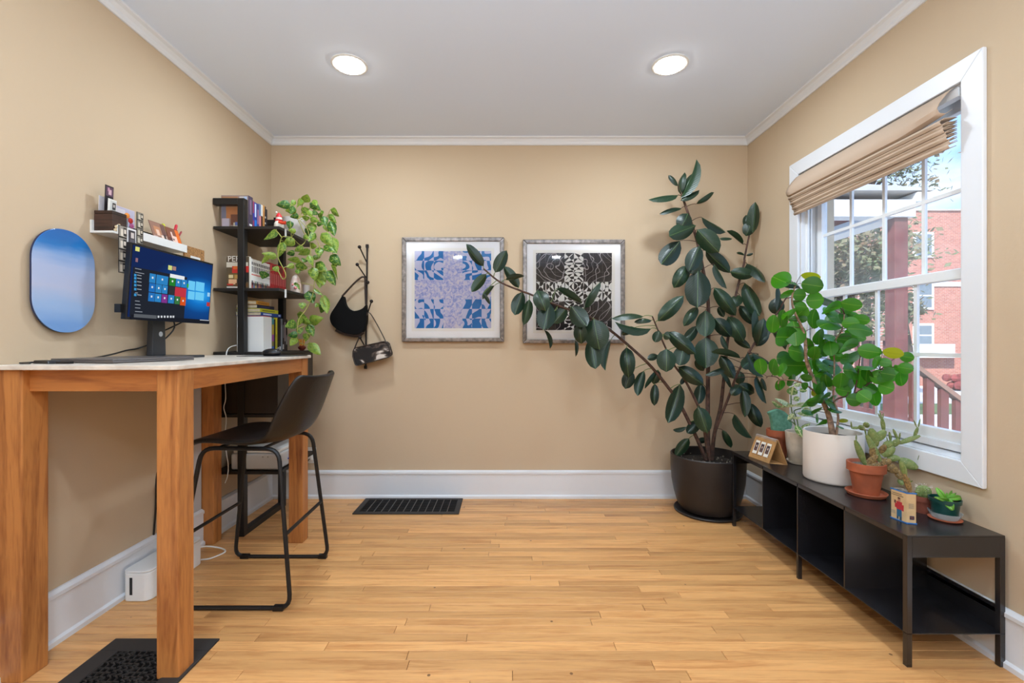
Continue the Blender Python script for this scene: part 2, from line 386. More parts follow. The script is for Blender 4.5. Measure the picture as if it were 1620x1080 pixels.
for i in range(7):
    z = 1.985-.0145*i; fx = 1.668+.006*i+(.004 if i%2 else 0)
    sheet([(1.735,z+.006),(fx+.02,z+.002),(fx+.004,z-.006),(fx,z-.014),(fx+.006,z-.021),(1.735,z-.012)], ya, yb, 22, .0022, 'fold')
# ------------------------------------------------------------------ ceiling downlights
def downlight(x, y, label, grp=None):
    t = thing('downlight', label, 'ceiling light', (x, y, ZC), grp)
    MB().lathe([(.094,0),(.094,-.004),(.088,-.007),(.078,-.006),(.078,-.001)], (x,y,ZC-.0003), 40, cap0=False).build('trim_ring', 'white_plastic', t, smooth=True)
    MB().lathe([(.078,-.006),(.070,-.013),(.045,-.018),(.0001,-.020)], (x,y,ZC), 40, cap0=False).build('diffuser', 'lamp_disc', t)
    l = bpy.data.lights.new('downlight_lamp', 'AREA'); l.shape = 'DISK'; l.size = .15; l.energy = LAMP_W; l.color = LAMP_COL
    o = bpy.data.objects.new('downlight_lamp', l); COL.objects.link(o); o.parent = t; o.location = (0,0,-.024)
emit('lamp_disc', (255,250,240), DISC)
downlight(-.829, 2.416, 'round white recessed ceiling light on the desk side, switched on')
downlight(.872, 2.416, 'round white recessed ceiling light on the window side, switched on')
for x in (-.829, .872):  # unseen extra lights, added to lift the brightness of walls and ceiling
    for yy in (.55, -1.3): downlight(x, yy, 'added unseen recessed ceiling light behind the viewpoint, brightens the room', 'added ceiling lights behind the viewpoint')
# unseen torchiere added behind the viewpoint only to brighten the ceiling
t = thing('added_uplight', 'added unseen torchiere with an upturned bowl behind the viewpoint, brightens the ceiling', 'lamp', (.02,-.8,0))
MB().lathe([(.15,0),(.15,.015),(.02,.03)], (.02,-.8,0), 32, cap1=True).build('base', 'black_metal', t, smooth=True)
MB().tube([(.02,-.8,.03),(.02,-.8,1.12)], .012, 10).build('pole', 'black_metal', t, smooth=True)
MB().lathe([(.02,1.10),(.11,1.13),(.17,1.19),(.168,1.19),(.108,1.135),(.02,1.105)], (.02,-.8,0), 40).build('bowl', 'white_plastic', t, smooth=True)
l = bpy.data.lights.new('added_uplight_area', 'AREA'); l.shape = 'DISK'; l.size = .30; l.energy = UPLIGHT; l.color = LAMP_COL
o = bpy.data.objects.new('added_uplight_area', l); COL.objects.link(o); o.parent = t; o.location = (0,0,1.192); o.rotation_euler = (PI,0,0)
# ------------------------------------------------------------------ bar table
TT = 1.052; TB = 1.036
t = thing('bar_table', 'tall orange-brown wooden bar table with a cream stone top', 'table', (-1.38, 2.08, 0))
def rrect(x0,x1,y0,y1,r,n=6):
    out = []
    for cx,cy,a0 in ((x1-r,y1-r,0),(x0+r,y1-r,PI/2),(x0+r,y0+r,PI),(x1-r,y0+r,1.5*PI)):
        for k in range(n+1): a = a0+PI/2*k/n; out.append((cx+r*math.cos(a), cy+r*math.sin(a)))
    return out
part('tabletop', 'marble', t, lambda b: b.prism([(x-(.036*(y-1.487)/1.14 if x > -1.4 else 0),y,TB) for x,y in rrect(-1.694,-1.080,1.487,2.6245,.02)], (0,0,TT-TB)), bevel=.003)
LEGS = [(-1.688,-1.600,1.505,1.594), (-1.168,-1.093,1.521,1.597), (-1.694,-1.624,2.53,2.604), (-1.216,-1.138,2.548,2.622)]
for x0,x1,a,e in LEGS: part('leg', 'table_wood', t, lambda b: b.box(x0,x1,a,e,0,TB), bevel=.004)
part('apron', 'apron_x', t, lambda b: b.box(-1.600,-1.168,1.530,1.555,.963,TB))
part('apron', 'apron_x', t, lambda b: b.box(-1.624,-1.216,2.57,2.595,.963,TB))
part('apron', 'apron_y', t, lambda b: b.hexa([(-1.122,1.597,.963),(-1.098,1.597,.963),(-1.143,2.552,.963),(-1.168,2.552,.963),(-1.122,1.597,TB),(-1.098,1.597,TB),(-1.143,2.552,TB),(-1.168,2.552,TB)]))
part('apron', 'apron_y', t, lambda b: b.box(-1.685,-1.66,1.594,2.53,.963,TB))
# ------------------------------------------------------------------ bar stool
t = thing('bar_stool', 'black faux leather bucket bar stool on a black sled frame', 'stool', (-1.15, 2.145, 0))
path = [(-1.365,0.671),(-1.34,0.688),(-1.28,0.695),(-1.20,0.688),(-1.12,0.676),(-1.04,0.672),(-.975,0.688),(-.93,0.730),(-.90,0.788),(-.872,0.858),(-.85,0.923),(-.835,0.963),(-.832,0.973)]
hw   = [.175,.195,.212,.222,.226,.228,.228,.226,.222,.215,.203,.19,.17]
rise = [.0,.001,.003,.006,.012,.028,.052,.072,.080,.078,.068,.058,.05]
vs = []; n = len(path); m = 17
for i, (x, z) in enumerate(path):
    a = Vector(path[max(i-1,0)]); c2 = Vector(path[min(i+1,n-1)]); tg = (c2-a).normalized(); nx, nz = -tg.y, tg.x
    for j in range(m):
        s = -1+2*j/(m-1); k = abs(s)**2.6*rise[i]
        vs.append((x+nx*k, 2.145+s*hw[i], z+nz*k))
shell = MB().add(vs, [(i*m+j, i*m+j+1, (i+1)*m+j+1, (i+1)*m+j) for i in range(n-1) for j in range(m-1)]).build('seat_shell', 'leather', t, smooth=True)
s = shell.modifiers.new('solid', 'SOLIDIFY'); s.thickness = .022; s.offset = -1
s = shell.modifiers.new('sub', 'SUBSURF'); s.levels = 2; s.render_levels = 2
vs2 = [(v[0]+.013*0, v[1], v[2]) for v in vs]
piping = [Vector(vs[i*m]) for i in range(n)]
fr = .0095
for nm, yy, yt, xb in (('near', 1.915, 1.975, -.905), ('far', 2.375, 2.315, -.925)):
    pts = [(xb,yy,fr),(-.985,yt,.664),(-1.318,yt,.668),(-1.412,yy,fr),(xb,yy,fr)]
    pp = rounded([(-1.15,yy,fr)]+pts[:4]+[(-1.15,yy,fr)], .055)
    MB().tube(pp, fr, 8).build('side_frame', 'black_metal', t, smooth=True)
    for xx in (-1.36, -.955):
        part('foot_cap', 'black_plastic', t, lambda b: b.box(xx-.022,xx+.022,yy-.012,yy+.012,0,.021), bevel=.003)
def at_z(xb, yb_, xt, yt, z): k = z/.67; return (xb+(xt-xb)*k, yb_+(yt-yb_)*k, z)
MB().tube([at_z(-1.412,1.915,-1.318,1.975,.30), at_z(-1.412,2.375,-1.318,2.315,.30)], .008).build('footrest', 'black_metal', t, smooth=True)
MB().tube([at_z(-.905,1.915,-.985,1.975,.305), at_z(-.925,2.375,-.985,2.315,.305)], .008).build('stretcher', 'black_metal', t, smooth=True)
for xx in (-1.06,-1.26): MB().tube([(xx,1.975,.664),(xx,2.315,.664)], .007).build('seat_support', 'black_metal', t, smooth=True)
# ------------------------------------------------------------------ shelving unit
SX0, SX1, SY0, SY1 = -1.694, -1.312, 2.632, 3.14
t = thing('shelving_unit', 'black metal shelving unit with centre posts in the room corner', 'shelf', (-1.53, 2.88, 0))
for yy in (SY0, SY1-.04): part('post', 'black_metal', t, lambda b: b.box(-1.552,-1.514,yy,yy+.04,0,1.96), bevel=.002)
for yy in (SY0, SY1-.04): part('top_bar', 'black_metal', t, lambda b: b.box(SX0,-1.552,yy,yy+.04,1.922,1.96), bevel=.002)
part('floor_bar', 'black_metal', t, lambda b: b.box(-1.552,-1.514,SY0+.04,SY1-.04,.0,.034), bevel=.002)
SH = [1.798, 1.440, 1.070, .377]
for z in SH: part('shelf', 'shelf_black', t, lambda b: b.box(SX0,SX1,SY0+.004,SY1,z-.017,z), bevel=.0015)
part('cabinet', 'cabinet_wood', t, lambda b: b.box(SX0,-1.322,SY0+.008,SY1-.02,.712,1.0528), bevel=.002)
part('cabinet_base', 'shelf_black', t, lambda b: b.box(SX0,-1.316,SY0+.004,SY1-.01,.690,.708))
for z in (1.798, 1.440): part('cable_clip', 'white_plastic', t, lambda b: b.box(-1.311,-1.303,2.70,2.706,z-.05,z))
# ------------------------------------------------------------------ books
def book(x0,x1,y0,y1,z0,z1,c,label,spine='+x',group=None,deco=(),name='book',pages=True):
    t = thing(name, label, 'book', ((x0+x1)/2,(y0+y1)/2,z0), group)
    e = .0022; mt = book_mat(c); b = MB()
    if spine == '+x':   # upright, cover boards face -y/+y, spine faces +x
        b.box(x0,x1,y0,y0+e,z0,z1).box(x0,x1,y1-e,y1,z0,z1).box(x1-e,x1,y0+e,y1-e,z0,z1); pg = (x0+.004,x1-e,y0+e,y1-e,z0+.003,z1-.004)
    elif spine == 'flat':   # lying flat, spine faces +x
        b.box(x0,x1,y0,y1,z0,z0+e).box(x0,x1,y0,y1,z1-e,z1).box(x1-e,x1,y0,y1,z0+e,z1-e); pg = (x0+.004,x1-e,y0+.003,y1-.003,z0+e,z1-e)
    b.build('cover', mt, t); MB().box(*pg).build('page_block', 'pages', t)
    for (a,e2,f,g2,cc) in deco:   # marks on the spine: y range, z range as fractions
        ya,yb_ = y0+(y1-y0)*a, y0+(y1-y0)*e2; za,zb = z0+(z1-z0)*f, z0+(z1-z0)*g2
        MB().box(x1,x1+.0006,ya,yb_,za,zb).build('spine_print', book_mat(cc), t)
    return t
zt = SH[0]
# top shelf: large book with a photo of a room on the cover, then paperbacks
t = book(-1.682,-1.520,2.690,2.736,zt,zt+.195,(70,58,80),'large book with a loft interior photo on its cover, facing out',deco=[(.2,.8,.1,.16,(235,235,235)),(.3,.7,.45,.9,(120,100,130))])
def cover(t, x0,x1,y,z0,z1, rects, base_c):
    p = MB().box(x0,x1,y-.0007,y-.0001,z0,z1).build('cover_picture', book_mat(base_c), t)
    for i,(a,b_,c_,d_,cc) in enumerate(rects):
        yy = y-.0009-.0002*i
        MB().box(x0+(x1-x0)*a,x0+(x1-x0)*b_,yy,y-.0007,z0+(z1-z0)*c_,z0+(z1-z0)*d_).build('picture_print', book_mat(cc), p)
    return p
cover(t,-1.682,-1.522,2.690,zt+.001,zt+.194,[(.02,.62,.55,.97,(168,120,84)),(.02,.18,.3,.72,(120,120,140)),(.2,.68,.3,.62,(178,116,72)),(.36,.72,.1,.42,(110,66,48)),(.04,.3,.06,.3,(190,180,196)),
  (.68,.84,.2,.97,(196,190,190)),(.84,.96,.1,.97,(170,186,214)),(.46,.9,.0,.17,(206,196,170)),(.52,.72,.08,.19,(90,110,180)),(.02,.62,.8,.84,(186,150,120)),(.02,.5,.88,.91,(186,150,120))],(150,130,124))
top = [(.017,.178,(150,60,100),'magenta and blue paperback next to the large cover book',[(.1,.9,.35,.6,(60,60,160))]),
 (.028,.176,(34,60,150),'blue paperback with white lettering on the top shelf',[(.2,.7,.5,.95,(210,220,245)),(.1,.9,.05,.4,(30,120,210))]),
 (.024,.176,(60,70,130),'slim dark blue paperback on the top shelf',[(.2,.8,.3,.8,(160,110,140))]),
 (.020,.182,(104,128,170),'grey blue paperback with a pink foot on the top shelf',[(0,1,0,.6,(226,140,140))]),
 (.020,.184,(232,226,214),'white book with a brown lower spine on the top shelf',[(0,1,0,.62,(66,38,34))]),
 (.022,.188,(206,150,84),'orange tan book on the top shelf',[(.3,.7,.2,.8,(180,116,60))]),
 (.014,.186,(40,32,40),'narrow black book with white marks on the top shelf',[(.2,.8,.2+.14*i,.26+.14*i,(220,215,210)) if 0 else (.2,.8,.2,.26,(220,215,210)),(.2,.8,.4,.46,(220,215,210)),(.2,.8,.6,.66,(220,215,210))]),
 (.016,.172,(34,32,40),'last black book at the end of the top shelf row',[])]
y = 2.738
for th,h,c,lb,dc in top:
    book(-1.66,-1.522,y,y+th,zt,zt+h,c,lb,deco=dc); y += th+.001
t = thing('picture_card', 'small black framed card standing behind the santa figurine', 'card', (-1.46,3.0,zt))
MB().box(-1.522,-1.405,2.985,2.995,zt,zt+.145).build('board', 'black_plastic', t)
for a,b_,c_,d_,cc in ((.05,.28,.05,.5,(30,140,90)),(.2,.5,.7,.9,(150,40,50)),(.5,.85,.3,.6,(90,30,50))):
    MB().box(-1.522+.117*a,-1.522+.117*b_,2.9842,2.985,zt+.145*c_,zt+.145*d_).build('print', book_mat(cc), t)
# santa figurine
t = thing('santa_figurine', 'small red and white santa figurine at the shelf corner', 'figurine', (-1.345,2.70,zt))
c0 = Vector((-1.345,2.70,zt))
MB().lathe([(.022,0),(.027,.01),(.026,.03),(.016,.05)], c0, 16, cap1=True).build('body', 'paper', t, smooth=True)
MB().ball(c0+Vector((0,0,.06)), .018).build('head', book_mat((236,222,212)), t, smooth=True)
MB().lathe([(.0185,.068),(.014,.082),(.004,.094)], c0, 14, cap1=True).build('hat', book_mat((200,30,40)), t, smooth=True)
MB().ball(c0+Vector((-.012,-.006,.096)), .006, 8).build('pompom', 'paper', t, smooth=True)
MB().lathe([(.020,.044),(.024,.048),(.020,.053)], c0, 14).build('scarf', book_mat((196,30,44)), t, smooth=True)
MB().tube([c0+Vector((.01,-.02,.035)), c0+Vector((.035,-.024,.028)), c0+Vector((.052,-.026,.03))], [.008,.009,.011], 8).build('trumpet', book_mat((226,70,40)), t, smooth=True)
# middle shelf
zm = SH[1]
t = book(-1.628,-1.495,2.655,2.672,zm,zm+.186,(226,222,214),'peru cookbook facing out with a red pepper on its cover',deco=[])
cp = cover(t,-1.628,-1.496,2.655,zm+.001,zm+.185,[(.05,.98,.82,.96,(86,70,50)),(.0,.95,.66,.82,(206,200,184)),(.25,.98,.48,.70,(196,44,36)),(.3,.7,.60,.70,(216,110,40)),(.1,.55,.28,.46,(120,96,50)),(.6,.98,.2,.5,(40,34,30)),
   (.1,.3,.32,.42,(220,205,160)),(.35,.55,.3,.42,(190,150,80)),(.1,.45,.12,.28,(226,180,140)),(.4,.95,.04,.16,(110,74,40)),(.04,.3,.09,.14,(200,50,40)),(.02,.5,.01,.05,(236,234,228))],(90,76,54))
def lettering(txt, size, loc, rot, m, parent, name='lettering', ext=.0003):
    cu = bpy.data.curves.new(name, 'FONT'); cu.body = txt; cu.size = size; cu.extrude = ext; cu.resolution_u = 2
    o = bpy.data.objects.new(name, cu); COL.objects.link(o); bpy.context.view_layer.update()
    me = bpy.data.meshes.new_from_object(o.evaluated_get(bpy.context.evaluated_depsgraph_get())); COL.objects.unlink(o); bpy.data.objects.remove(o)
    q = bpy.data.objects.new(name, me); COL.objects.link(q); me.materials.clear(); me.materials.append(M[m] if isinstance(m, str) else m)
    q.parent = parent; q.location = Vector(loc)-OFF[parent]; q.rotation_euler = rot; OFF[q] = Vector(loc); return q
lettering('PERU', .046, (-1.620,2.6510,zm+.156), (PI/2,0,0), 'paper', cp)
y = 2.674; n = 11
for i in range(n):
    th = .0187; bt = i % 3
    book(-1.61,-1.494,y,y+th,zm,zm+.178-.001*(i%2),(232,230,226),'white spined comic volume with colourful foot on the middle shelf',group='white comic volumes on the middle shelf',
         deco=[(.2,.8,.8,.9,(70,66,70)),(.25,.75,.56,.76,(96,92,96)),(.05,.95,.46,.5,(220,110,100) if i < 6 else (190,186,186)),(.05,.95,.03,.22,[(150,60,60),(70,100,140),(170,140,80),(80,50,90),(200,120,90)][i%5]),(.2,.8,.12,.28,[(60,50,60),(200,180,160),(90,130,110)][bt])])
    y += th+.0004
n = 9
for i in range(n):
    th = .0225
    book(-1.62,-1.492,y,y+th,zm,zm+.19-.001*(i%3),(186,26,36) if i%2 else (170,22,32),'red spined comic volume in the row on the middle shelf',group='red comic volumes on the middle shelf',
         deco=[(.25,.75,.76,.94,(70,30,30) if i not in (0,7) else (206,60,60)),(.35,.65,.3,.66,(220,130,130))])
    y += th+.0004
g = thing('quartz_figurine', 'white carved stone figurine with pink specks on the middle shelf', 'figurine', (-1.343,2.915,zm))
MB().lathe([(.028,0),(.034,.02),(.034,.05),(.027,.085),(.018,.108),(.006,.118)], (-1.345,2.915,zm), 14, cap1=True, sy=.8).build('body', mat('quartz',(224,216,206),.6,var=.2,vscale=50,c2=(210,170,160),bump=.8,bscale=40), g, smooth=True)
MB().ball((-1.335,2.888,zm+.03), .010, 10).ball((-1.318,2.90,zm+.05), .007, 8).ball((-1.352,2.886,zm+.05), .007, 8).build('blossom', book_mat((206,130,130)), g, smooth=True)
g = thing('glass_cup', 'small frosted glass cup at the rear end of the middle shelf', 'cup', (-1.334,3.05,zm))
MB().lathe([(.020,0),(.022,.03),(.023,.066),(.021,.066),(.020,.006),(.0005,.005)], (-1.337,3.05,zm), 20).build('cup', mat('frosted',(206,196,190),.3), g, smooth=True)
# lower shelf
zl = SH[2]
t = thing('file_box', 'white magazine file box standing on the lower shelf', 'file box', (-1.51,2.74,zl))
MB().box(-1.588,-1.432,2.690,2.693,zl,zl+.208).box(-1.588,-1.432,2.782,2.785,zl,zl+.208).box(-1.434,-1.432,2.693,2.782,zl,zl+.208).box(-1.588,-1.585,2.693,2.782,zl,zl+.208).box(-1.585,-1.434,2.693,2.782,zl,zl+.003).build('box', 'white_plastic', t)
MB().box(-1.57,-1.4345,2.70,2.772,zl+.004,zl+.2125).build('papers', book_mat((206,80,50)), t)
low = [(.024,.205,(120,110,60),'multicoloured magazine spine next to the white file box',[(0,1,.8,1,(60,130,140)),(0,1,.5,.8,(170,150,50)),(0,1,.3,.5,(150,70,140)),(0,1,.0,.15,(60,90,160))]),
 (.018,.196,(26,24,24),'black book between the magazine and the yellow book',[]),(.022,.208,(196,186,40),'bright yellow spined book on the lower shelf',[(.3,.7,.1,.5,(150,140,30))]),
 (.022,.205,(24,24,20),'thick black book behind the yellow book',[(.3,.7,.05,.12,(210,205,200))]),(.020,.203,(22,24,30),'navy black book beside the grey book',[(.2,.8,.04,.14,(200,200,200))]),
 (.022,.205,(104,112,120),'grey spined book on the lower shelf',[(.3,.7,.1,.8,(130,138,146))]),(.022,.208,(20,20,22),'black book with white lettering on the lower shelf',[(.25,.75,.05,.2,(220,220,220)),(.3,.7,.4,.8,(120,120,124))]),
 (.02,.206,(38,32,36),'dark plum book on the lower shelf',[(.3,.7,.3,.9,(170,150,150))]),(.022,.204,(18,18,20),'last black book on the lower shelf beside the vine',[(.3,.7,.2,.5,(150,150,150))])]
y = 2.788
for th,h,c,lb,dc in low: book(-1.61,-1.432,y,y+th,zl,zl+h,c,lb,deco=dc); y += th+.0008
z = zl+.2132
for th,x0,x1,y1,c,lb,dc in ((.021,-1.60,-1.448,2.935,(30,66,140),'blue spined book at the bottom of the flat pile',[(.1,.5,.3,.7,(190,205,235)),(.85,.95,.3,.7,(190,205,235))]),
   (.022,-1.595,-1.452,2.905,(190,190,36),'yellow green spined book in the flat pile',[(.1,.8,.35,.65,(120,120,30))]),
   (.022,-1.598,-1.47,2.89,(24,26,60),'navy spined book in the flat pile',[(.2,.7,.4,.6,(60,66,120))]),
   (.022,-1.59,-1.475,2.84,(206,146,50),'orange spined book on top of the flat pile',[(.1,.8,.35,.6,(160,100,30))])):
    book(x0,x1,2.694,y1,z,z+th,c,lb,spine='flat',deco=dc); z += th+.0006
g = thing('candle_figurine', 'small brass and red candle holder on the lower shelf', 'candle holder', (-1.38,3.02,zl))
MB().lathe([(.012,0),(.014,.004),(.024,.014),(.026,.024),(.016,.032),(.012,.034)], (-1.352,3.02,zl), 18, cap1=True).build('bowl', mat('oxblood',(110,44,34),.3,metal=.3), g, smooth=True)
for k in range(5):
    a = k*1.256; part('candle', mat('amber_glass',(214,150,70),.15) if k == 0 else 'amber_glass', g, lambda b: b.tube([(-1.352+.012*math.cos(a),3.02+.012*math.sin(a),zl+.03),(-1.352+.016*math.cos(a),3.02+.016*math.sin(a),zl+.075)], .0045, 7), smooth=True)
# ------------------------------------------------------------------ printer and small electrics
t = thing('printer', 'light grey flat printer on the bottom shelf', 'printer', (-1.46,2.8,SH[3]))
zp = SH[3]
part('body', 'grey_plastic', t, lambda b: b.box(-1.605,-1.322,2.655,2.98,zp+.004,zp+.098), bevel=.012, seg=3)
part('lid', 'white_plastic', t, lambda b: b.box(-1.595,-1.33,2.665,2.97,zp+.099,zp+.118), bevel=.006)
part('paper_tray', book_mat((40,90,200)), t, lambda b: b.box(-1.3215,-1.305,2.76,2.95,zp+.04,zp+.048))
for xx in (-1.42,-1.39): part('button', 'dark_grey', t, lambda b: b.box(xx,xx+.006,2.6535,2.655,zp+.078,zp+.082))
for xx in (-1.59,-1.35): part('foot', 'black_plastic', t, lambda b: b.box(xx,xx+.015,2.67,2.96,zp,zp+.004))
t = thing('wall_outlet', 'white wall outlet with a plug low on the rear wall', 'outlet', (-1.405,YB,.306))
part('plate', 'white_plastic', t, lambda b: b.box(-1.44,-1.37,YB-.006,YB-.0005,.25,.365), bevel=.003)
part('plug', 'white_plastic', t, lambda b: b.box(-1.418,-1.39,YB-.034,YB-.006,.278,.31), bevel=.004)
MB().tube(smooth_path([(-1.404,YB-.034,.29),(-1.43,YB-.05,.262),(-1.47,YB-.05,.25)]), .003).build('cord', 'black_plastic', t, smooth=True)
t = MB().box(XL,XL+.011,2.43,2.525,.203,.962).build('cord_cover', 'grey_plastic', bevel=.003)
tag(base(t,(XL,2.48,.203)), 'flat grey cord cover running up the wall behind the table leg', 'cord cover')
t = thing('cable_box', 'white cable organiser box on the floor against the baseboard', 'cable box', (-1.61,2.15,0))
part('box', 'white_plastic', t, lambda b: b.prism([(x,y,.001) for x,y in rrect(-1.668,-1.548,1.975,2.33,.03)], (0,0,.122)), bevel=.004)
part('lid', 'white_plastic', t, lambda b: b.prism([(x,y,.1245) for x,y in rrect(-1.668,-1.548,1.975,2.33,.03)], (0,0,.008)), bevel=.003)
part('slot', 'black_plastic', t, lambda b: b.box(-1.632,-1.620,1.9742,1.9752,.03,.105))
o = MB().tube(smooth_path([(-1.60,2.331,.07),(-1.575,2.40,.05),(-1.535,2.46,.012),(-1.50,2.43,.006),(-1.53,2.36,.006),(-1.57,2.345,.006)]), .004).build('white_cable', 'white_wire', smooth=True)
tag(base(o,(-1.54,2.40,0)), 'white cable looping out of the cable box end', 'cable')
o = MB().tube(smooth_path([P(237,566,2.235),P(236,600,2.235),P(238,650,2.235),P(242,690,2.23),P(246,730,2.22),P(247,790,2.20),P(243,850,2.19)]), .0042).build('black_cable', 'black_plastic', smooth=True)
tag(base(o,P(243,850,2.19)), 'black power cable hanging down the wall under the table', 'cable')
o = MB().tube(smooth_path([P(374,546,2.66),P(364,549,2.655),P(358.5,557,2.628),P(357.8,572,2.628),P(356,600,2.628),P(357,630,2.628),P(354,645,2.628),P(358,662,2.628),P(356,690,2.628),P(358,715,2.628),P(361,735,2.628),P(360,752,2.628),P(356,764,2.628)]), .0028, 6).build('charging_cable', 'white_wire', smooth=True)
tag(base(o,P(356,764,2.615)), 'thin white charging cable dangling in front of the shelving unit', 'cable')
# ------------------------------------------------------------------ desktop: monitor, laptop, mouse
t = thing('monitor', 'black desktop monitor showing a blue start menu screen', 'monitor', (-1.60,2.14,TT))
A = Vector((-1.575,1.886,1.222)); S = Vector((0,.528,0)); U = Vector((.025,0,.320)); N = U.cross(S).normalized()*-1
N = Vector((U.z,0,-U.x)).normalized()
def scr(s, v, o=0): return A+S*s+U*v+N*o
def slab(b, s0, s1, v0, v1, o0, o1):
    return b.hexa([scr(s0,v0,o0),scr(s1,v0,o0),scr(s1,v1,o0),scr(s0,v1,o0),scr(s0,v0,o1),scr(s1,v0,o1),scr(s1,v1,o1),scr(s0,v1,o1)])
part('housing', 'black_plastic', t, lambda b: slab(b,0,1,0,1,-.022,0), bevel=.002)
part('rear_cover', 'black_plastic', t, lambda b: slab(b,.25,.75,.2,.8,-.05,-.022), bevel=.006)
g = NG('screen_wallpaper'); gg = g.t; gg.nodes.remove(g.b); e = g.n('ShaderNodeEmission')
sx = g.n('ShaderNodeSeparateXYZ'); gg.links.new(g.coord('Object'), sx.inputs[0])
dy = g.math('SUBTRACT', sx.outputs[1], .19); dz = g.math('SUBTRACT', sx.outputs[2], .315)
dd = g.math('SQRT', g.math('ADD', g.math('MULTIPLY', g.math('MULTIPLY', dy, dy), .35), g.math('MULTIPLY', g.math('MULTIPLY', dz, dz), 1.2)))
g.put(g.ramp(dd, [(0,(60,180,250)),(.05,(24,120,205)),(.10,(20,72,140)),(.2,(24,42,88))]), e.inputs[0]); e.inputs[1].default_value = .9
gg.links.new(e.outputs[0], gg.nodes['Material Output'].inputs[0])
scn = part('screen', 'screen_wallpaper', t, lambda b: slab(b,.014,.986,.035,.972,.0002,.0008))
def em(c, s=.9): k = 'glow_%d_%d_%d' % tuple(c); return M.get(k) or emit(k, c, s)
def pix2scr(x, y):   # crop pixel (origin 195,375, x7.2) -> screen coordinates
    u = 195+x/7.2; v = 375+y/7.2; D = Vector(((u-800)/F, 1, -(v-540)/F)); C = Vector((0,0,HZ))
    k = (A-C).dot(N)/D.dot(N); q = C+D*k-A
    return q.y/S.y, q.dot(U)/U.dot(U)
def tile(x0, x1, ya, yb_, c, lift=.0012, name='tile', icon=None):
    s0, v1 = pix2scr(x0, ya); _, v0 = pix2scr(x0, yb_); s1, _ = pix2scr(x1, ya)
    o = part(name, em(c), scn, lambda b: slab(b,s0,s1,v0,v1,.0008,lift))
    if icon:
        cs, cv = (s0+s1)/2, (v0+v1)/2+.008; dsz = .013
        part('icon', em(icon), scn, lambda b: slab(b,cs-dsz*.6,cs+dsz*.6,cv-dsz,cv+dsz,lift,lift+.0003))
tile(112,735,335,900,(36,40,50),.0010,'start_menu'); tile(82,985,880,935,(30,32,40),.0013,'taskbar'); tile(120,380,872,912,(92,96,102),.0016,'search_box')
BL, WH = (48,132,196), (230,236,240)
for x0,x1,a,e_,c_ in ((300,370,410,515,BL),(378,512,425,530,BL),(295,365,520,620,(36,112,190)),(370,438,533,630,BL),(443,505,545,640,BL),(287,358,628,728,(40,116,190)),(362,432,640,735,BL),(438,503,648,745,(130,56,140)),
   (527,595,455,550,(40,130,50)),(600,656,468,560,BL),(661,725,478,570,BL),(522,585,555,650,(52,54,58)),(590,718,565,670,(196,56,70)),(513,580,655,750,BL),(588,645,670,760,(60,120,70)),(650,712,680,775,(214,84,34))):
    tile(x0,x1,a,e_,c_,.0014,'tile',None if c_ in ((52,54,58),(196,56,70)) else WH)
tile(532,698,415,458,(236,240,242),.0016,'search_field')
for x0,x1,a,e_ in ((742,820,492,598),(828,926,503,608),(738,814,610,705),(822,920,622,712)): tile(x0,x1,a,e_,(110,205,250),.0011,'logo_pane')
for y_ in (430,465,505,545,590,655): tile(122,148,y_-14,y_+14,(60,150,210),.0014,'icon'); tile(155,205,y_-4,y_+4,(170,176,184),.0014,'text_line')
for y_ in (355,398,632,725,765,803,845): tile(132,150+(y_*7)%90,y_-4,y_+4,(150,156,166),.0014,'text_line')
for x0,x1,a,e_,c_ in ((138,185,105,155,(226,226,130)),(140,165,235,280,(150,110,120)),(512,555,318,370,(214,220,130)),(562,600,330,375,(170,130,120)),(958,985,630,675,(160,210,240)),(950,985,740,785,(190,60,60)),(725,742,530,575,(60,170,50))): tile(x0,x1,a,e_,c_,.0016,'desktop_icon')
for x0 in (390,425,460,495,530,560): tile(x0,x0+18,893,917,(214,218,224),.0018,'taskbar_icon')
tile(870,975,938,946,(200,204,210),.0018,'tray_icons')
part('stand_column', 'dark_grey', t, lambda b: b.hexa([(-1.66,2.10,TT+.012),(-1.63,2.10,TT+.012),(-1.63,2.185,TT+.012),(-1.66,2.185,TT+.012),(-1.655,2.11,1.36),(-1.63,2.11,1.36),(-1.63,2.175,1.36),(-1.655,2.175,1.36)]), bevel=.003)
MB().tube([(-1.6295,2.15,1.165),(-1.6285,2.15,1.165)], .012, 16).build('cable_hole', 'grey_plastic', t)
part('stand_neck', 'black_plastic', t, lambda b: b.box(-1.64,-1.60,2.12,2.165,1.33,1.40))
part('stand_base', 'dark_grey', t, lambda b: b.box(-1.685,-1.50,2.03,2.27,TT,TT+.012), bevel=.003)
part('port_block', 'black_plastic', t, lambda b: b.box(-1.61,-1.585,1.872,1.885,1.25,1.285))
MB().tube(smooth_path([(-1.62,2.2,1.27),(-1.63,2.24,1.20),(-1.65,2.2,1.14),(-1.655,2.17,1.13)]), .0035).tube(smooth_path([(-1.61,2.30,1.24),(-1.65,2.22,1.19),(-1.665,2.16,1.165)]), .0035).build('cable', 'black_plastic', t, smooth=True)
o = MB().tube(smooth_path([P(90,570,1.70),P(140,567,1.77),P(175,561,1.90),P(200,554,2.02),P(218,551,2.08),P(241,542,2.14),P(250,530,2.16)]), .0035).build('video_cable', 'black_plastic', smooth=True)
tag(base(o,P(90,570,1.70)), 'black cable running from the laptop up to the monitor stand', 'cable')
t = thing('laptop', 'closed grey laptop lying on the table in front of the monitor', 'laptop', (-1.50,1.80,TT))
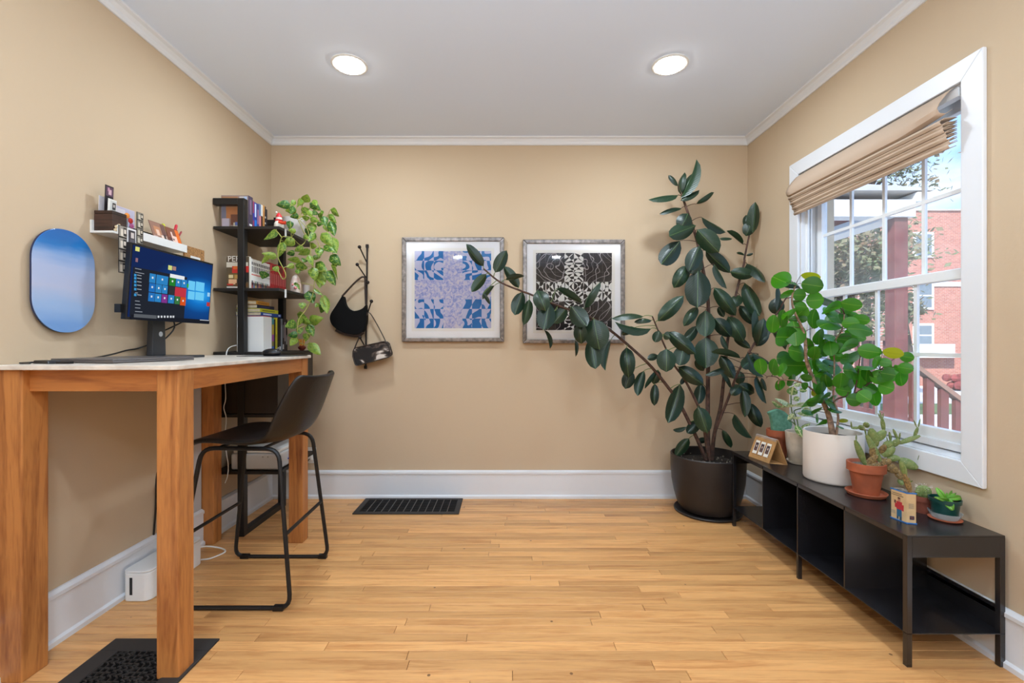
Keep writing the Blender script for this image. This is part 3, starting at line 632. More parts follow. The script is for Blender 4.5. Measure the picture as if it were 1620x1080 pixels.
part('base', mat('laptop_grey',(110,106,106),.35,metal=.5), t, lambda b: b.hexa([(-1.66,1.66,TT+.002),(-1.38,1.60,TT+.002),(-1.30,1.90,TT+.002),(-1.60,1.98,TT+.002),(-1.66,1.66,TT+.009),(-1.38,1.60,TT+.009),(-1.30,1.90,TT+.009),(-1.60,1.98,TT+.009)]), bevel=.002)
part('lid', 'laptop_grey', t, lambda b: b.hexa([(-1.66,1.66,TT+.0095),(-1.38,1.60,TT+.0095),(-1.30,1.90,TT+.0095),(-1.60,1.98,TT+.0095),(-1.66,1.66,TT+.016),(-1.38,1.60,TT+.016),(-1.30,1.90,TT+.016),(-1.60,1.98,TT+.016)]), bevel=.002)
part('rubber_feet', 'black_plastic', t, lambda b: b.box(-1.6,-1.4,1.70,1.71,TT,TT+.002).box(-1.55,-1.4,1.86,1.87,TT,TT+.002))
t = thing('power_adapter', 'small black cable adapter at the near end of the table', 'adapter', (-1.61,1.63,TT))
part('body', 'black_plastic', t, lambda b: b.hexa([(-1.665,1.60,TT),(-1.585,1.575,TT),(-1.57,1.615,TT),(-1.655,1.64,TT),(-1.66,1.60,TT+.012),(-1.59,1.58,TT+.012),(-1.575,1.612,TT+.012),(-1.65,1.635,TT+.012)]), bevel=.003)
part('plug', 'black_plastic', t, lambda b: b.box(-1.569,-1.52,1.585,1.603,TT,TT+.009), bevel=.002)
MB().tube(smooth_path([(-1.655,1.62,TT+.006),(-1.672,1.60,TT+.004),(-1.665,1.56,TT+.004),(-1.62,1.55,TT+.004)]), .003).build('lead', 'black_plastic', t, smooth=True)
t = thing('computer_mouse', 'black computer mouse on the far end of the table', 'mouse', (-1.24,2.42,TT))
MB().ball((-1.245,2.42,TT+.014), .04, 20, (1.25,.72,.62)).build('body', 'black_plastic', t, smooth=True)
for v_ in t.children[0].data.vertices:
    if v_.co.z < .001: v_.co.z = .001
MB().tube([(-1.213,2.412,TT+.037),(-1.206,2.412,TT+.035)], .004).build('wheel', 'dark_grey', t)
o = MB().prism([(x,y,TT) for x,y in rrect(-1.40,-1.11,2.36,2.56,.01)], (0,0,.0022)).build('mouse_pad', 'dark_grey')
tag(base(o,(-1.26,2.46,TT)), 'thin dark mouse pad under the black mouse', 'mouse pad'); 
bpy.data.objects['computer_mouse'].location.z += .0022
# ------------------------------------------------------------------ left wall: oval art, ledge and its things
t = thing('oval_wall_art', 'oval blue gradient panel hanging on the left wall', 'wall art', (XL,1.735,1.36))
def stadium(cy, cz, hw_, hh, x, n=20, r=.118):
    out = []
    for q,(sy,sz,a0) in enumerate(((1,1,0),(-1,1,PI/2),(-1,-1,PI),(1,-1,1.5*PI))):
        for k in range(n+1):
            a = a0+PI/2*k/n; out.append((x, cy+sy*(hw_-r)+r*math.cos(a), cz+sz*(hh-r*1.05)+r*1.05*math.sin(a)))
    return out
part('backing', mat('navy_edge',(30,44,84),.4), t, lambda b: b.prism(stadium(1.735,1.360,.1238,.1958,XL+.0125), (.0055,0,0)))
g = NG('gradient_art'); sx = g.n('ShaderNodeSeparateXYZ'); g.t.links.new(g.coord('Object'), sx.inputs[0])
wv = g.noise(g.coord('Object', (1,1.2,5)), 3, 3)
f = g.math('ADD', g.math('MULTIPLY', g.math('ADD', sx.outputs[2], .196), 2.55), g.math('MULTIPLY', g.math('SUBTRACT', wv, .5), .25))
g.set(g.ramp(f, [(0,(110,152,206)),(.25,(150,176,212)),(.45,(176,182,206)),(.62,(168,180,210)),(.74,(120,156,204)),(.84,(44,116,184)),(1,(32,96,168))]), .12, .5)
part('panel', 'gradient_art', t, lambda b: b.prism(stadium(1.735,1.360,.1235,.1955,XL+.0182), (.003,0,0)), bevel=.001)
part('hanger', 'dark_grey', t, lambda b: b.box(XL+.0003,XL+.0125,1.70,1.77,1.32,1.42))
LX0, LX1, LY0, LY1, LZ = XL, -1.604, 1.858, 2.283, 1.583
t = thing('picture_ledge', 'white picture ledge on the left wall above the monitor', 'shelf', (XL,2.07,1.575))
part('base_board', 'white_plastic', t, lambda b: b.box(LX0+.0003,LX1,LY0,LY1,1.575,LZ))
part('front_lip', 'white_plastic', t, lambda b: b.box(LX1,LX1+.006,LY0+.02,LY1,1.575,1.611))
part('back_board', 'white_plastic', t, lambda b: b.box(LX0+.0003,LX0+.008,LY0,LY1,LZ,1.628))
t = thing('wooden_box', 'small dark walnut box at the near end of the ledge', 'box', (-1.648,1.9,LZ))
part('body', 'walnut', t, lambda b: b.box(-1.688,-1.612,1.866,1.936,LZ,1.655), bevel=.001)
part('lid', 'walnut', t, lambda b: b.box(-1.688,-1.612,1.866,1.936,1.656,1.668), bevel=.001)
# cards and photos: board plus flat printed areas, built from corner frame
def photo(name, label, cat, o, e1, e2, board, prints, th=.0015, group=None, norm=None):
    o, e1, e2 = Vector(o), Vector(e1), Vector(e2); n = e1.cross(e2).normalized()
    if n.x < 0: n = -n
    t = thing(name, label, cat, o+e1*.5, group)
    def sl(b, a, c, d, e, k0, k1):
        q = [o+e1*a+e2*d, o+e1*c+e2*d, o+e1*c+e2*e, o+e1*a+e2*e]; return b.hexa([p+n*k0 for p in q]+[p+n*k1 for p in q])
    part('board', book_mat(board), t, lambda b: sl(b,0,1,0,1,0,th))
    for i,(a,c,d,e,cc) in enumerate(prints): part('print', book_mat(cc), t, lambda b: sl(b,a,c,d,e,th,th+.0002*(i+1)))
    return t
photo('photo_print', 'tall dark photograph standing on the walnut box', 'photo', (-1.652,1.872,1.6685), (0,.040,0), (.004,0,.108), (30,24,30),
      [(.12,.95,.6,.95,(90,60,80)),(.4,.75,.66,.86,(206,170,180)),(.2,.9,.3,.6,(24,20,28)),(.3,.5,.78,.92,(190,140,160))])
photo('photo_print', 'small black and white portrait in front of the tall dark photograph', 'photo', (-1.640,1.874,1.6685), (0,.040,0), (.003,0,.052), (226,224,218),
      [(.25,.95,.1,.9,(200,200,196)),(.5,.9,.2,.75,(50,48,50)),(.6,.8,.4,.62,(190,184,178))])
photo('note_card', 'plain white card leaning behind the walnut box photographs', 'card', (-1.672,1.868,1.6685), (0,.05,0), (.002,0,.062), (222,218,224), [])
photo('postcard', 'pale lilac postcard leaning on the wall at the ledge', 'postcard', (-1.689,1.940,LZ+.046), (0,.13,0), (-.0002,0,.092), (206,196,210), [(.02,.98,.03,.97,(190,184,204)),(.1,.6,.5,.9,(214,206,210))])
o = thing('paper_flowers', 'little bunch of orange, red and pink flowers on the ledge', 'flowers', (-1.635,1.975,LZ))
for q,(dy_,z_,c_,r_) in enumerate(((-.006,1.672,(228,140,50),.011),(.012,1.655,(216,60,50),.0105),(.018,1.634,(206,110,160),.010),(.020,1.612,(206,160,110),.010))):
    b = MB(); cc = Vector((-1.632,1.968+dy_,z_))
    for k in range(7):
        a = k*2*PI/7; b.ball(cc+Vector((0,math.cos(a)*r_*.6,math.sin(a)*r_*.6)), r_*.55, 6)
    b.ball(cc+Vector((.003,0,0)), r_*.5, 6); b.build('bloom', book_mat(c_), o, smooth=True, kind='stuff')
    MB().tube([cc, (-1.640,1.972,LZ+.001)], .0012, 5).build('stem', 'stem_green', o)
b = MB(); o = thing('dried_rosette', 'cream dried flower tucked beside the walnut box', 'flower', (-1.612,1.885,LZ))
for k in range(14):
    a = k*2.4; r_ = .003+.0011*k; b.ball((-1.606+.002*math.sin(k), 1.888+r_*math.cos(a), 1.598+r_*math.sin(a)), .0062, 6)
b.build('petals', book_mat((216,196,160)), o, smooth=True, kind='stuff')
def strip(label, y0, y1, z0, z1, n, tone, x=-1.5965):
    h = 1/n; pr = []
    rr = random.Random(label)
    for i in range(n):
        a = i*h; pr += [(.06,.94,a+.06*h,a+.94*h,tuple(int(150*k) for k in tone)), (.2,.62,a+.1*h,a+.7*h,tuple(int(220*k) for k in tone)), (.5,.9,a+.15*h,a+.85*h,(50,44,40)), (.58,.82,a+.35*h,a+.7*h,tuple(int(225*k) for k in tone))]
    return photo('photo_strip', label, 'photo strip', (x,y0,z0), (0,y1-y0,0), (0,0,z1-z0), (40,34,30), pr, .0012)
strip('sepia photo booth strip hanging lowest from the ledge', 1.876,1.917,1.415,1.612,4,(1,.95,.88),-1.5970)
strip('dark photo booth strip rising above the ledge lip', 1.968,2.004,1.556,1.692,4,(.9,.86,.78),-1.5970)
photo('instant_photo', 'white bordered instant photo between the two photo strips', 'photo', (-1.5970,1.919,1.522), (0,.046,0), (0,0,.088), (226,224,224), [(.12,.88,.28,.92,(60,54,60)),(.4,.75,.55,.82,(206,196,190)),(.3,.9,.28,.5,(90,84,92))])
o = MB().hexa([(-1.668,2.03,LZ),(-1.640,2.03,LZ),(-1.640,2.135,LZ),(-1.668,2.135,LZ),(-1.680,2.03,LZ+.052),(-1.656,2.03,LZ+.052),(-1.656,2.135,LZ+.052),(-1.680,2.135,LZ+.052)]).build('notebook', 'black_plastic', bevel=.002)
tag(base(o,(-1.65,2.08,LZ)), 'black notebook leaning on the ledge behind the colour photos', 'notebook')
photo('photo_print', 'brown toned photo of two figures leaning on the ledge', 'photo', (-1.612,2.095,LZ+.001), (0,.095,0), (-.026,-.012,.103), (110,76,66), [(.02,.98,.02,.98,(150,110,92)),(.2,.6,.45,.8,(186,128,90)),(.3,.5,.4,.66,(226,190,168)),(.55,.9,.1,.45,(232,206,190)),(.72,.86,.3,.5,(60,44,44)),(.05,.3,.05,.35,(200,170,160)),(.7,.95,.5,.95,(110,76,70))])
photo('photo_print', 'orange edged photo of a cat leaning on the ledge', 'photo', (-1.611,2.192,LZ+.001), (0,.086,0), (-.024,-.012,.098), (120,64,40), [(.02,.7,.3,.97,(126,76,58)),(.7,.98,.02,.97,(224,108,36)),(.3,.7,.1,.62,(236,200,184)),(.3,.42,.5,.8,(232,200,190)),(.36,.46,.4,.48,(50,40,44)),(.1,.3,.1,.5,(90,60,60))])
# pen cup with pens
cy0, cx0 = 2.245, -1.660
t = thing('pen_cup', 'small white crinkled cup on the ledge holding pens', 'cup', (cx0,cy0,LZ))
MB().lathe([(.020,0),(.023,.02),(.026,.045),(.030,.062),(.026,.060),(.021,.02),(.0005,.004)], (cx0,cy0,LZ), 11).build('cup', mat('crinkle',(228,222,218),.6,bump=.8,bscale=50), t, smooth=True)
for lb,c_,dx,dy_,L_,r_,nm in (('yellow highlighter leaning to the left in the pen cup',(206,206,40),.0,-.030,.115,.0075,'highlighter'),('red marker leaning right in the pen cup',(196,30,50),.004,.028,.13,.0068,'marker'),('thin dark pen with a red end in the pen cup',(50,44,44),.010,.055,.112,.004,'pen')):
    p0 = Vector((cx0+dx*.3,cy0+dy_*.25,LZ+.008)); dv = Vector((dx,dy_,.1)).normalized(); p1 = p0+dv*L_
    t = thing(nm, lb, nm, p0)
    MB().tube([p0,p0+dv*L_*.62], r_*.92, 10).build('barrel', book_mat(c_ if nm != 'pen' else (44,42,44)), t, smooth=True)
    MB().tube([p0+dv*L_*.62,p0+dv*L_*.95,p1], [r_,r_,r_*.6], 10).build('cap', book_mat(c_ if nm != 'pen' else (150,40,50)), t, smooth=True)
t = photo('cork_board', 'small cork board with a photo pinned behind the monitor', 'cork board', (XL+.0005,2.395,1.49), (0,.155,0), (0,0,.148), (190,138,84), [(.28,.78,.12,.68,(232,230,228)),(.36,.72,.22,.6,(40,44,60)),(.45,.7,.25,.45,(196,130,110)),(.12,.16,.86,.9,(90,64,40)),(.84,.88,.86,.9,(90,64,40))], .009)
t.children[0].data.materials[0] = M['cork']
# ------------------------------------------------------------------ rear wall: framed prints
def rot_noise(): pass
def art_nodes(name, w0, h0, blue):
    g = NG(name); sx = g.n('ShaderNodeSeparateXYZ'); g.t.links.new(g.coord('Generated'), sx.inputs[0])
    x = g.math('MULTIPLY', sx.outputs[0], 8); y = g.math('MULTIPLY', sx.outputs[2], 8)
    mod2 = lambda v: g.math('FLOORED_MODULO', v, 2.0)
    fl_ = lambda v: g.math('FLOOR', v)
    xor = lambda a, b_: g.math('ABSOLUTE', g.math('SUBTRACT', a, b_))
    nb = g.noise(g.coord('Generated', (1,1,1)), 3.6 if blue else 3.0, 1, .8)
    inx = g.math('LESS_THAN', g.math('ABSOLUTE', g.math('SUBTRACT', x, 4)), 1.0); iny = g.math('LESS_THAN', g.math('ABSOLUTE', g.math('SUBTRACT', y, 4)), 1.0)
    cross = g.math('MAXIMUM', inx, iny)
    chk = mod2(g.math('ADD', fl_(x), fl_(y)))
    # swirls around a few centres
    def ring(cx_, cy_, k):
        dx = g.math('SUBTRACT', x, cx_); dy_ = g.math('SUBTRACT', y, cy_)
        return g.math('SQRT', g.math('ADD', g.math('MULTIPLY', dx, dx), g.math('MULTIPLY', dy_, dy_)))
    mirror = lambda v: g.math('ABSOLUTE', g.math('SUBTRACT', v, 4))
    mx_, my_ = mirror(x), mirror(y)
    petal = g.math('ADD', g.math('MULTIPLY', mx_, 1.3), g.math('SUBTRACT', g.math('MULTIPLY', g.math('SINE', g.math('MULTIPLY', y, 1.7)), .9), g.math('MULTIPLY', nb, 5)))
    band = g.math('LESS_THAN', g.math('FRACT', g.math('MULTIPLY', petal, .55)), .48)
    if blue:
        rg = g.math('LESS_THAN', g.math('FRACT', g.math('MULTIPLY', ring(1.8,6.7,1), 2.2)), .5)
        p = xor(chk, band)
        col = g.mix(p, lin((206,206,230)), lin((24,118,190)))
        nl = g.noise(g.coord('Generated', (1,1,1)), 22, 4, 1.2)
        lil = g.ramp(nl, [(.36,(150,160,214)),(.5,(196,196,226)),(.62,(222,216,226))])
        col = g.mix(cross, col, lil); rough = .25
    else:
        diag = g.math('GREATER_THAN', g.math('FRACT', x), g.math('FRACT', y)); ad = g.math('GREATER_THAN', g.math('ADD', g.math('FRACT', x), g.math('FRACT', y)), 1.0)
        rg = g.math('LESS_THAN', g.math('FRACT', g.math('MULTIPLY', g.math('ADD', ring(4,4.6,1), g.math('MULTIPLY', nb, 1.2)), 1.3)), .5)
        p = xor(xor(xor(diag, ad), rg), chk)
        col = g.mix(p, lin((44,40,40)), lin((236,234,230)))
        ln = g.math('LESS_THAN', g.math('ABSOLUTE', g.math('SUBTRACT', g.math('FRACT', g.math('MULTIPLY', petal, .8)), .5)), .035)
        r2 = g.math('LESS_THAN', g.math('ABSOLUTE', g.math('SUBTRACT', g.math('FRACT', g.math('MULTIPLY', g.math('ADD', ring(1.7,6.6,1), g.math('MULTIPLY', nb, 2)), 1.0)), .5)), .03)
        gx = g.math('LESS_THAN', g.math('FRACT', x), .03); gy = g.math('LESS_THAN', g.math('FRACT', y), .03)
        dark = g.mix(g.math('MAXIMUM', ln, r2), g.mix(g.math('MAXIMUM', gx, gy), lin((46,41,42)), lin((96,86,86))), lin((176,168,170)))
        col = g.mix(cross, dark, col); rough = .25
    g.set(col, .7, .2)
art_nodes('art_blue', 1, 1, True); art_nodes('art_black', 1, 1, False)
g = NG('picture_glass'); tr = g.n('ShaderNodeBsdfTransparent'); gl = g.n('ShaderNodeBsdfGlossy'); gl.inputs['Roughness'].default_value = .03
fz = g.n('ShaderNodeFresnel'); fz.inputs[0].default_value = 1.4; mx = g.n('ShaderNodeMixShader'); g.t.links.new(fz.outputs[0], mx.inputs[0])
g.t.links.new(tr.outputs[0], mx.inputs[1]); g.t.links.new(gl.outputs[0], mx.inputs[2]); g.t.links.new(mx.outputs[0], g.t.nodes['Material Output'].inputs[0])
def framed(u0,u1,v0,v1, au0,au1,av0,av1, art, label):
    D = YB-.03; a = P(u0,v1,D); c = P(u1,v0,D); x0,z0,x1,z1 = a.x,a.z,c.x,c.z; fw = .030
    q0 = P(au0,av1,YB-.02); q1 = P(au1,av0,YB-.02)
    t = thing('framed_print', label, 'picture', ((x0+x1)/2,YB,z0))
    for pts in ([(x0,z0),(x1,z0),(x1-fw,z0+fw),(x0+fw,z0+fw)],[(x0,z1),(x0+fw,z1-fw),(x1-fw,z1-fw),(x1,z1)],[(x0,z0),(x0+fw,z0+fw),(x0+fw,z1-fw),(x0,z1)],[(x1,z0),(x1,z1),(x1-fw,z1-fw),(x1-fw,z0+fw)]):
        part('frame_rail', 'silver', t, lambda b: b.prism([(x,YB-.032,z) for x,z in pts], (0,.0315,0)), bevel=.005)
    part('mat', 'mat_board', t, lambda b: b.box(x0+fw-.003,x1-fw+.003,YB-.018,YB-.006,z0+fw-.003,z1-fw+.003))
    e = .022; part('paper_sheet', 'mat_cream', t, lambda b: b.box(q0.x-e,q1.x+e,YB-.0188,YB-.018,q0.z-e,q1.z+e))
    part('print', art, t, lambda b: b.box(q0.x,q1.x,YB-.0195,YB-.0188,q0.z,q1.z))
    part('glass', 'picture_glass', t, lambda b: b.quad((x0+fw-.002,YB-.024,z0+fw-.002),(x1-fw+.002,YB-.024,z0+fw-.002),(x1-fw+.002,YB-.024,z1-fw+.002),(x0+fw-.002,YB-.024,z1-fw+.002)))
framed(635.5,797.5,375,540.5,656,777,397,519,'art_blue','silver framed abstract print in blue and lilac with a pale cross')
framed(827,989,378.5,543,848,968,400,522,'art_black','silver framed abstract print in black with a white patterned cross')
# ------------------------------------------------------------------ wall hooks and bags
def Q(x, y, d=YB-.05): return P(500+x/4.907, 380+y/4.907, d)
t = thing('wall_hook_rack', 'slim black iron hook rail with ball pegs on the rear wall', 'hook rack', Q(390,990,YB))
MB().tube([Q(397,40,YB-.02),Q(392,500,YB-.02),Q(385,990,YB-.02)], .0062, 8).build('rod', 'iron', t, smooth=True)
for x_,y_ in ((397,45),(385,985)): part('end_mount', 'iron', t, lambda b: b.tube([Q(x_,y_-12,YB-.02),Q(x_,y_+12,YB-.02)], .011, 10).tube([Q(x_,y_,YB-.02),Q(x_,y_,YB-.0005)], .006, 8), smooth=True)
for a,b_,c_,d_,dd_ in ((392,168,337,52,.09),(388,290,320,188,.09),(392,345,402,327,.08),(390,600,430,473,.09),(388,840,340,753,.09)):
    k = MB().tube([Q(a,b_,YB-.022),Q(c_,d_,YB-dd_)], .0045, 8).build('peg', 'iron', t, smooth=True)
    MB().ball(Q(c_,d_,YB-dd_), .0125, 12).build('ball_end', 'iron', k, smooth=True)
mat('suede', (9,9,10), .85, spec=.2, bump=.1, bscale=200); mat('bag_trim', (52,40,36), .5)
t = thing('shoulder_bag', 'black crescent shoulder bag hanging from the hook rail', 'bag', Q(260,735))
out = smooth_path([Q(*p, YB-.075) for p in ((200,430),(150,510),(112,570),(107,620),(135,670),(200,710),(270,728),(325,730),(362,705),(385,650),(390,580),(385,498))], 4)
inn = smooth_path([Q(*p, YB-.075) for p in ((385,498),(355,530),(300,547),(250,532),(222,490),(212,440),(200,430))], 3)
part('body', 'suede', t, lambda b: b.prism(out+inn[1:-1], (0,.05,0)), bevel=.010, seg=3, smooth=True)
MB().tube(smooth_path([Q(*p, YB-.05) for p in ((160,690),(200,712),(270,731),(325,733),(362,708))]), .018, 8).build('base_trim', 'bag_trim', t, smooth=True)
MB().tube(smooth_path([Q(202,435,YB-.05),Q(280,350,YB-.055),Q(340,295,YB-.06),Q(366,284,YB-.06),Q(380,300,YB-.055),Q(381,380,YB-.05),Q(386,500,YB-.05)]), .0065, 6).build('strap', 'bag_trim', t, smooth=True)
g = NG('cowhide'); n1 = g.noise(g.coord('Object', (1,1,1.3)), 9, 5, .8); g.set(g.ramp(n1, [(.47,(26,20,18)),(.52,(90,76,68)),(.56,(224,214,204))]), .7); g.bump(g.noise(g.coord('Object',(1,1,6)), 160, 2), .5)
t = thing('cowhide_handbag', 'small black and white cowhide handbag hanging lowest on the rail', 'bag', Q(430,975))
body = [Q(*p, YB-.10) for p in ((287,862),(300,835),(535,783),(555,800),(577,875),(572,905),(320,972),(305,965),(285,900))]
part('body', 'cowhide', t, lambda b: b.prism(body, (0,.075,0)), bevel=.02, seg=4, smooth=True)
MB().tube([p+Vector((0,-.001,0)) for p in rounded(body+[body[0],body[1]], .01, 2)], .004, 6).build('piping', 'bag_trim', t, smooth=True)
sp = smooth_path([Q(292,860,YB-.06),Q(320,790,YB-.055),Q(360,700,YB-.055),Q(395,590,YB-.055),Q(402,562,YB-.055),Q(425,575,YB-.055),Q(470,650,YB-.055),Q(520,745,YB-.06),Q(545,800,YB-.06)], 3)
b = MB(); vs = []
for p in sp: vs += [p+Vector((0,-.010,0)), p+Vector((0,.010,0))]
b.add(vs, [(2*i,2*i+1,2*i+3,2*i+2) for i in range(len(sp)-1)]); o = b.build('strap', 'bag_trim', t, smooth=True); o.modifiers.new('s','SOLIDIFY').thickness = .003
# ------------------------------------------------------------------ floor registers
t = thing('floor_register', 'dark metal floor register against the rear baseboard', 'register', (-.65,3.11,0))
x0,x1,a,e = -1.003,-.306,2.972,3.262
part('well', 'register_dark', t, lambda b: b.box(x0+.02,x1-.02,a+.02,e-.02,.0004,.0012))
for q in ((x0,x1,a,a+.032),(x0,x1,e-.028,e),(x0,x0+.034,a+.032,e-.028),(x1-.034,x1,a+.032,e-.028)): part('frame', 'register', t, lambda b: b.box(*q,.0004,.008), bevel=.002)
for k in range(1,13):
    xx = x0+.034+(x1-x0-.068)*k/13; part('bar', 'register_bar', t, lambda b: b.box(xx-.002,xx+.002,a+.032,e-.028,.001,.007))
b = MB()
for k in range(1,14): yy = a+.032+(e-a-.06)*k/14; b.box(x0+.034,x1-.034,yy-.002,yy+.002,.001,.0045)
b.build('louvre', mat('louvre',(22,20,20),.6), t, kind='stuff')
t = thing('floor_register', 'large black lattice floor register under the table near the leg', 'register', (-1.28,1.45,0))
x0,x1,a,e = -1.477,-1.082,1.14,1.724
part('well', 'register_dark', t, lambda b: b.box(x0+.02,x1-.02,a+.02,e-.02,.0004,.0012))
for q in ((x0,x1,a,a+.07),(x0,x1,e-.07,e),(x0,x0+.07,a+.07,e-.07),(x1-.07,x1,a+.07,e-.07)):
    part('frame', 'register', t, lambda b: b.box(*q,.0004,.0075), bevel=.003)
b = MB(); ix0,ix1,ia,ie = x0+.07,x1-.07,a+.07,e-.07; stp = .021
for k in range(int((ix1-ix0)/stp)+1):
    for j in range(int((ie-ia)/stp)+1):
        cx_, cy_ = ix0+k*stp, ia+j*stp; h = stp*.5
        if (k//3+j//3) % 2: b.box(cx_,min(cx_+stp,ix1),cy_,cy_+.004,.001,.006); b.box(cx_,cx_+.004,cy_,min(cy_+stp,ie),.001,.006)
        else:
            b.prism([(cx_,cy_+h-.002,.001),(cx_+.003,cy_+h-.003,.001),(min(cx_+stp,ix1),cy_+stp-.003,.001),(min(cx_+stp,ix1)-.002,min(cy_+stp,ie),.001)], (0,0,.005))
            b.prism([(cx_,cy_+h+.002,.001),(cx_+.002,cy_+h+.003,.001),(min(cx_+stp,ix1),cy_+.003,.001),(min(cx_+stp,ix1)-.002,cy_,.001)], (0,0,.005))
b.build('grille', 'register', t, kind='stuff')
# ------------------------------------------------------------------ low bench
t = thing('low_bench', 'long black metal bench with open cubbies under the window', 'bench', (1.565,2.19,0))
BX0,BX1,BY0,BY1,BZ = 1.392,1.733,1.578,2.80,.457; sz = .118; lw = .018
part('top', 'bench_metal', t, lambda b: b.box(BX0,BX1,BY0,BY1,BZ-.006,BZ), bevel=.0015)
for yy in (BY0, BY1-.004): part('end_apron', 'bench_metal', t, lambda b: b.box(BX0+lw,BX1-lw,yy,yy+.004,BZ-.076,BZ-.006))
part('front_edge', 'bench_metal', t, lambda b: b.box(BX0,BX0+.004,BY0+lw,BY1-lw,BZ-.02,BZ-.006))
for x_,y_ in ((BX0,BY0),(BX1-lw,BY0),(BX0,BY1-lw),(BX1-lw,BY1-lw)): part('leg', 'bench_metal', t, lambda b: b.box(x_,x_+lw,y_,y_+lw,0,BZ-.006), bevel=.001)
for x_ in (BX0,BX1-lw): part('leg', 'bench_metal', t, lambda b: b.box(x_,x_+lw,2.165,2.165+.014,0,sz-.004))
part('bottom_shelf', 'bench_metal', t, lambda b: b.box(BX0,BX1,BY0,BY1,sz-.004,sz), bevel=.001)
part('back_lip', 'bench_metal', t, lambda b: b.box(BX1-.004,BX1,BY0+lw,BY1-lw,sz,sz+.085))
for yy in (1.868,2.169,2.463): part('divider', 'bench_metal', t, lambda b: b.box(BX0,BX1-.004,yy,yy+.006,sz,BZ-.006))
for ya_,yb_ in ((1.874,2.169),(2.175,2.463)): part('back_panel', 'bench_metal', t, lambda b: b.box(BX1-.008,BX1-.004,ya_,yb_,sz,BZ-.006))
# ------------------------------------------------------------------ plants: leaf meshes and placement
CAM = Vector((0,0,HZ))
def leaf_mesh(name, fn, fold, curve, nl=8, nw=4, m=None, twist=0):
    """unit leaf: length along +Y 0..1, half width fn(t) in X, midrib fold and length-wise curve in Z"""
    vs, fs, uvs = [], [], []
    for i in range(nl+1):
        t = i/nl; hw_ = fn(t)
        for j in range(nw+1):
            s = -1+2*j/nw
            vs.append((s*hw_, t, -fold*abs(s)*hw_ + curve*4*t*(1-t) + twist*s*hw_*(t-.5))); uvs.append((.5+s*hw_, t))
    for i in range(nl):
        for j in range(nw): a = i*(nw+1)+j; fs.append((a,a+1,a+nw+2,a+nw+1))
    me = bpy.data.meshes.new(name); me.from_pydata(vs, [], fs)
    ul = me.uv_layers.new(name='UVMap')
    for l in me.loops: ul.data[l.index].uv = uvs[l.vertex_index]
    for p in me.polygons: p.use_smooth = True
    me.materials.append(M[m]); return me
ell = lambda t: .5*math.sin(PI*min(1,t**.92))**.62 if 0 < t < 1 else .002
def ell(t):
    if t <= 0: return .012
    if t >= 1: return .002
    if t > .93: return .5*math.sin(PI*.93**.95)**.56*(1-t)/.07*.9+.002
    return .5*math.sin(PI*t**.95)**.56
def orb(t): return max(.01, .5*math.sin(PI*min(max(t,.012),.99))**.5)
def heart(t):
    if t <= 0: return .06
    return max(.003, .5*(math.sin(PI*t**.62)**.8)*(1.02-.12*t))
def lance(t): return max(.006, .5*math.sin(PI*t**.8)**.8)
RUB = [leaf_mesh('leaf', ell, .28, c_, m='leaf_rubber', twist=tw) for c_, tw in ((.05,0),(.12,.15),(.02,-.2),(.18,.1),(-.05,.1))]
ORB = [leaf_mesh('leaf', orb, .12, c_, 8, 4, 'leaf_round', tw) for c_, tw in ((.05,0),(.10,.2),(-.04,-.2))]
ORBY = [leaf_mesh('leaf', orb, .12, .06, 8, 4, 'leaf_yellow', .1)]
HRT = [leaf_mesh('leaf', heart, .22, c_, 8, 4, 'leaf_pothos', tw) for c_, tw in ((.06,0),(.14,.2),(.0,-.2))]
VAR = [leaf_mesh('leaf', lance, .25, c_, 8, 4, 'leaf_variegated', 0) for c_ in (.06,.14)]
SUC = [leaf_mesh('leaf', lambda t: max(.05,.5*math.sin(PI*(.12+.82*t))**.7), -.35, .16, 8, 4, 'leaf_succulent', 0)]
def put_leaf(root, meshes, B, T, w_, roll, rnd, name='leaf'):
    yv = T-B; L = yv.length; yv.normalize(); c_ = (CAM-(B+T)/2).normalized()
    n = (c_-yv*c_.dot(yv)).normalized(); x = yv.cross(n).normalized()
    q = Matrix.Rotation(roll, 3, yv); n = q @ n; x = q @ x
    m3 = Matrix(((x.x*w_, yv.x*L, n.x*L), (x.y*w_, yv.y*L, n.y*L), (x.z*w_, yv.z*L, n.z*L)))
    o = bpy.data.objects.new(name, rnd.choice(meshes)); COL.objects.link(o); o.parent = root
    o.matrix_local = Matrix.Translation(B-OFF[root]) @ m3.to_4x4(); return o
def clampv(p, hi=YB-.012, xr=1.738, xl=XL+.01):
    return Vector((min(max(p.x,xl),xr), min(p.y,hi), p.z))
def nearest(p, stems):
    best = None
    for s in stems:
        for q in s:
            d = (q-p).length + max(0, q.z-p.z)*.6
            if best is None or d < best[0]: best = (d, q)
    return best[1]
def petiole(b, base_, stems, r, sag=.012):
    q = nearest(base_, stems); mid = (q+base_)/2+Vector((0,0,sag)); L = (q-base_).length
    if L > .004: b.tube([q, q*.3+mid*.5+base_*.2, mid*.4+base_*.6, base_], [r*1.2,r,r,r*.8], 5, False)
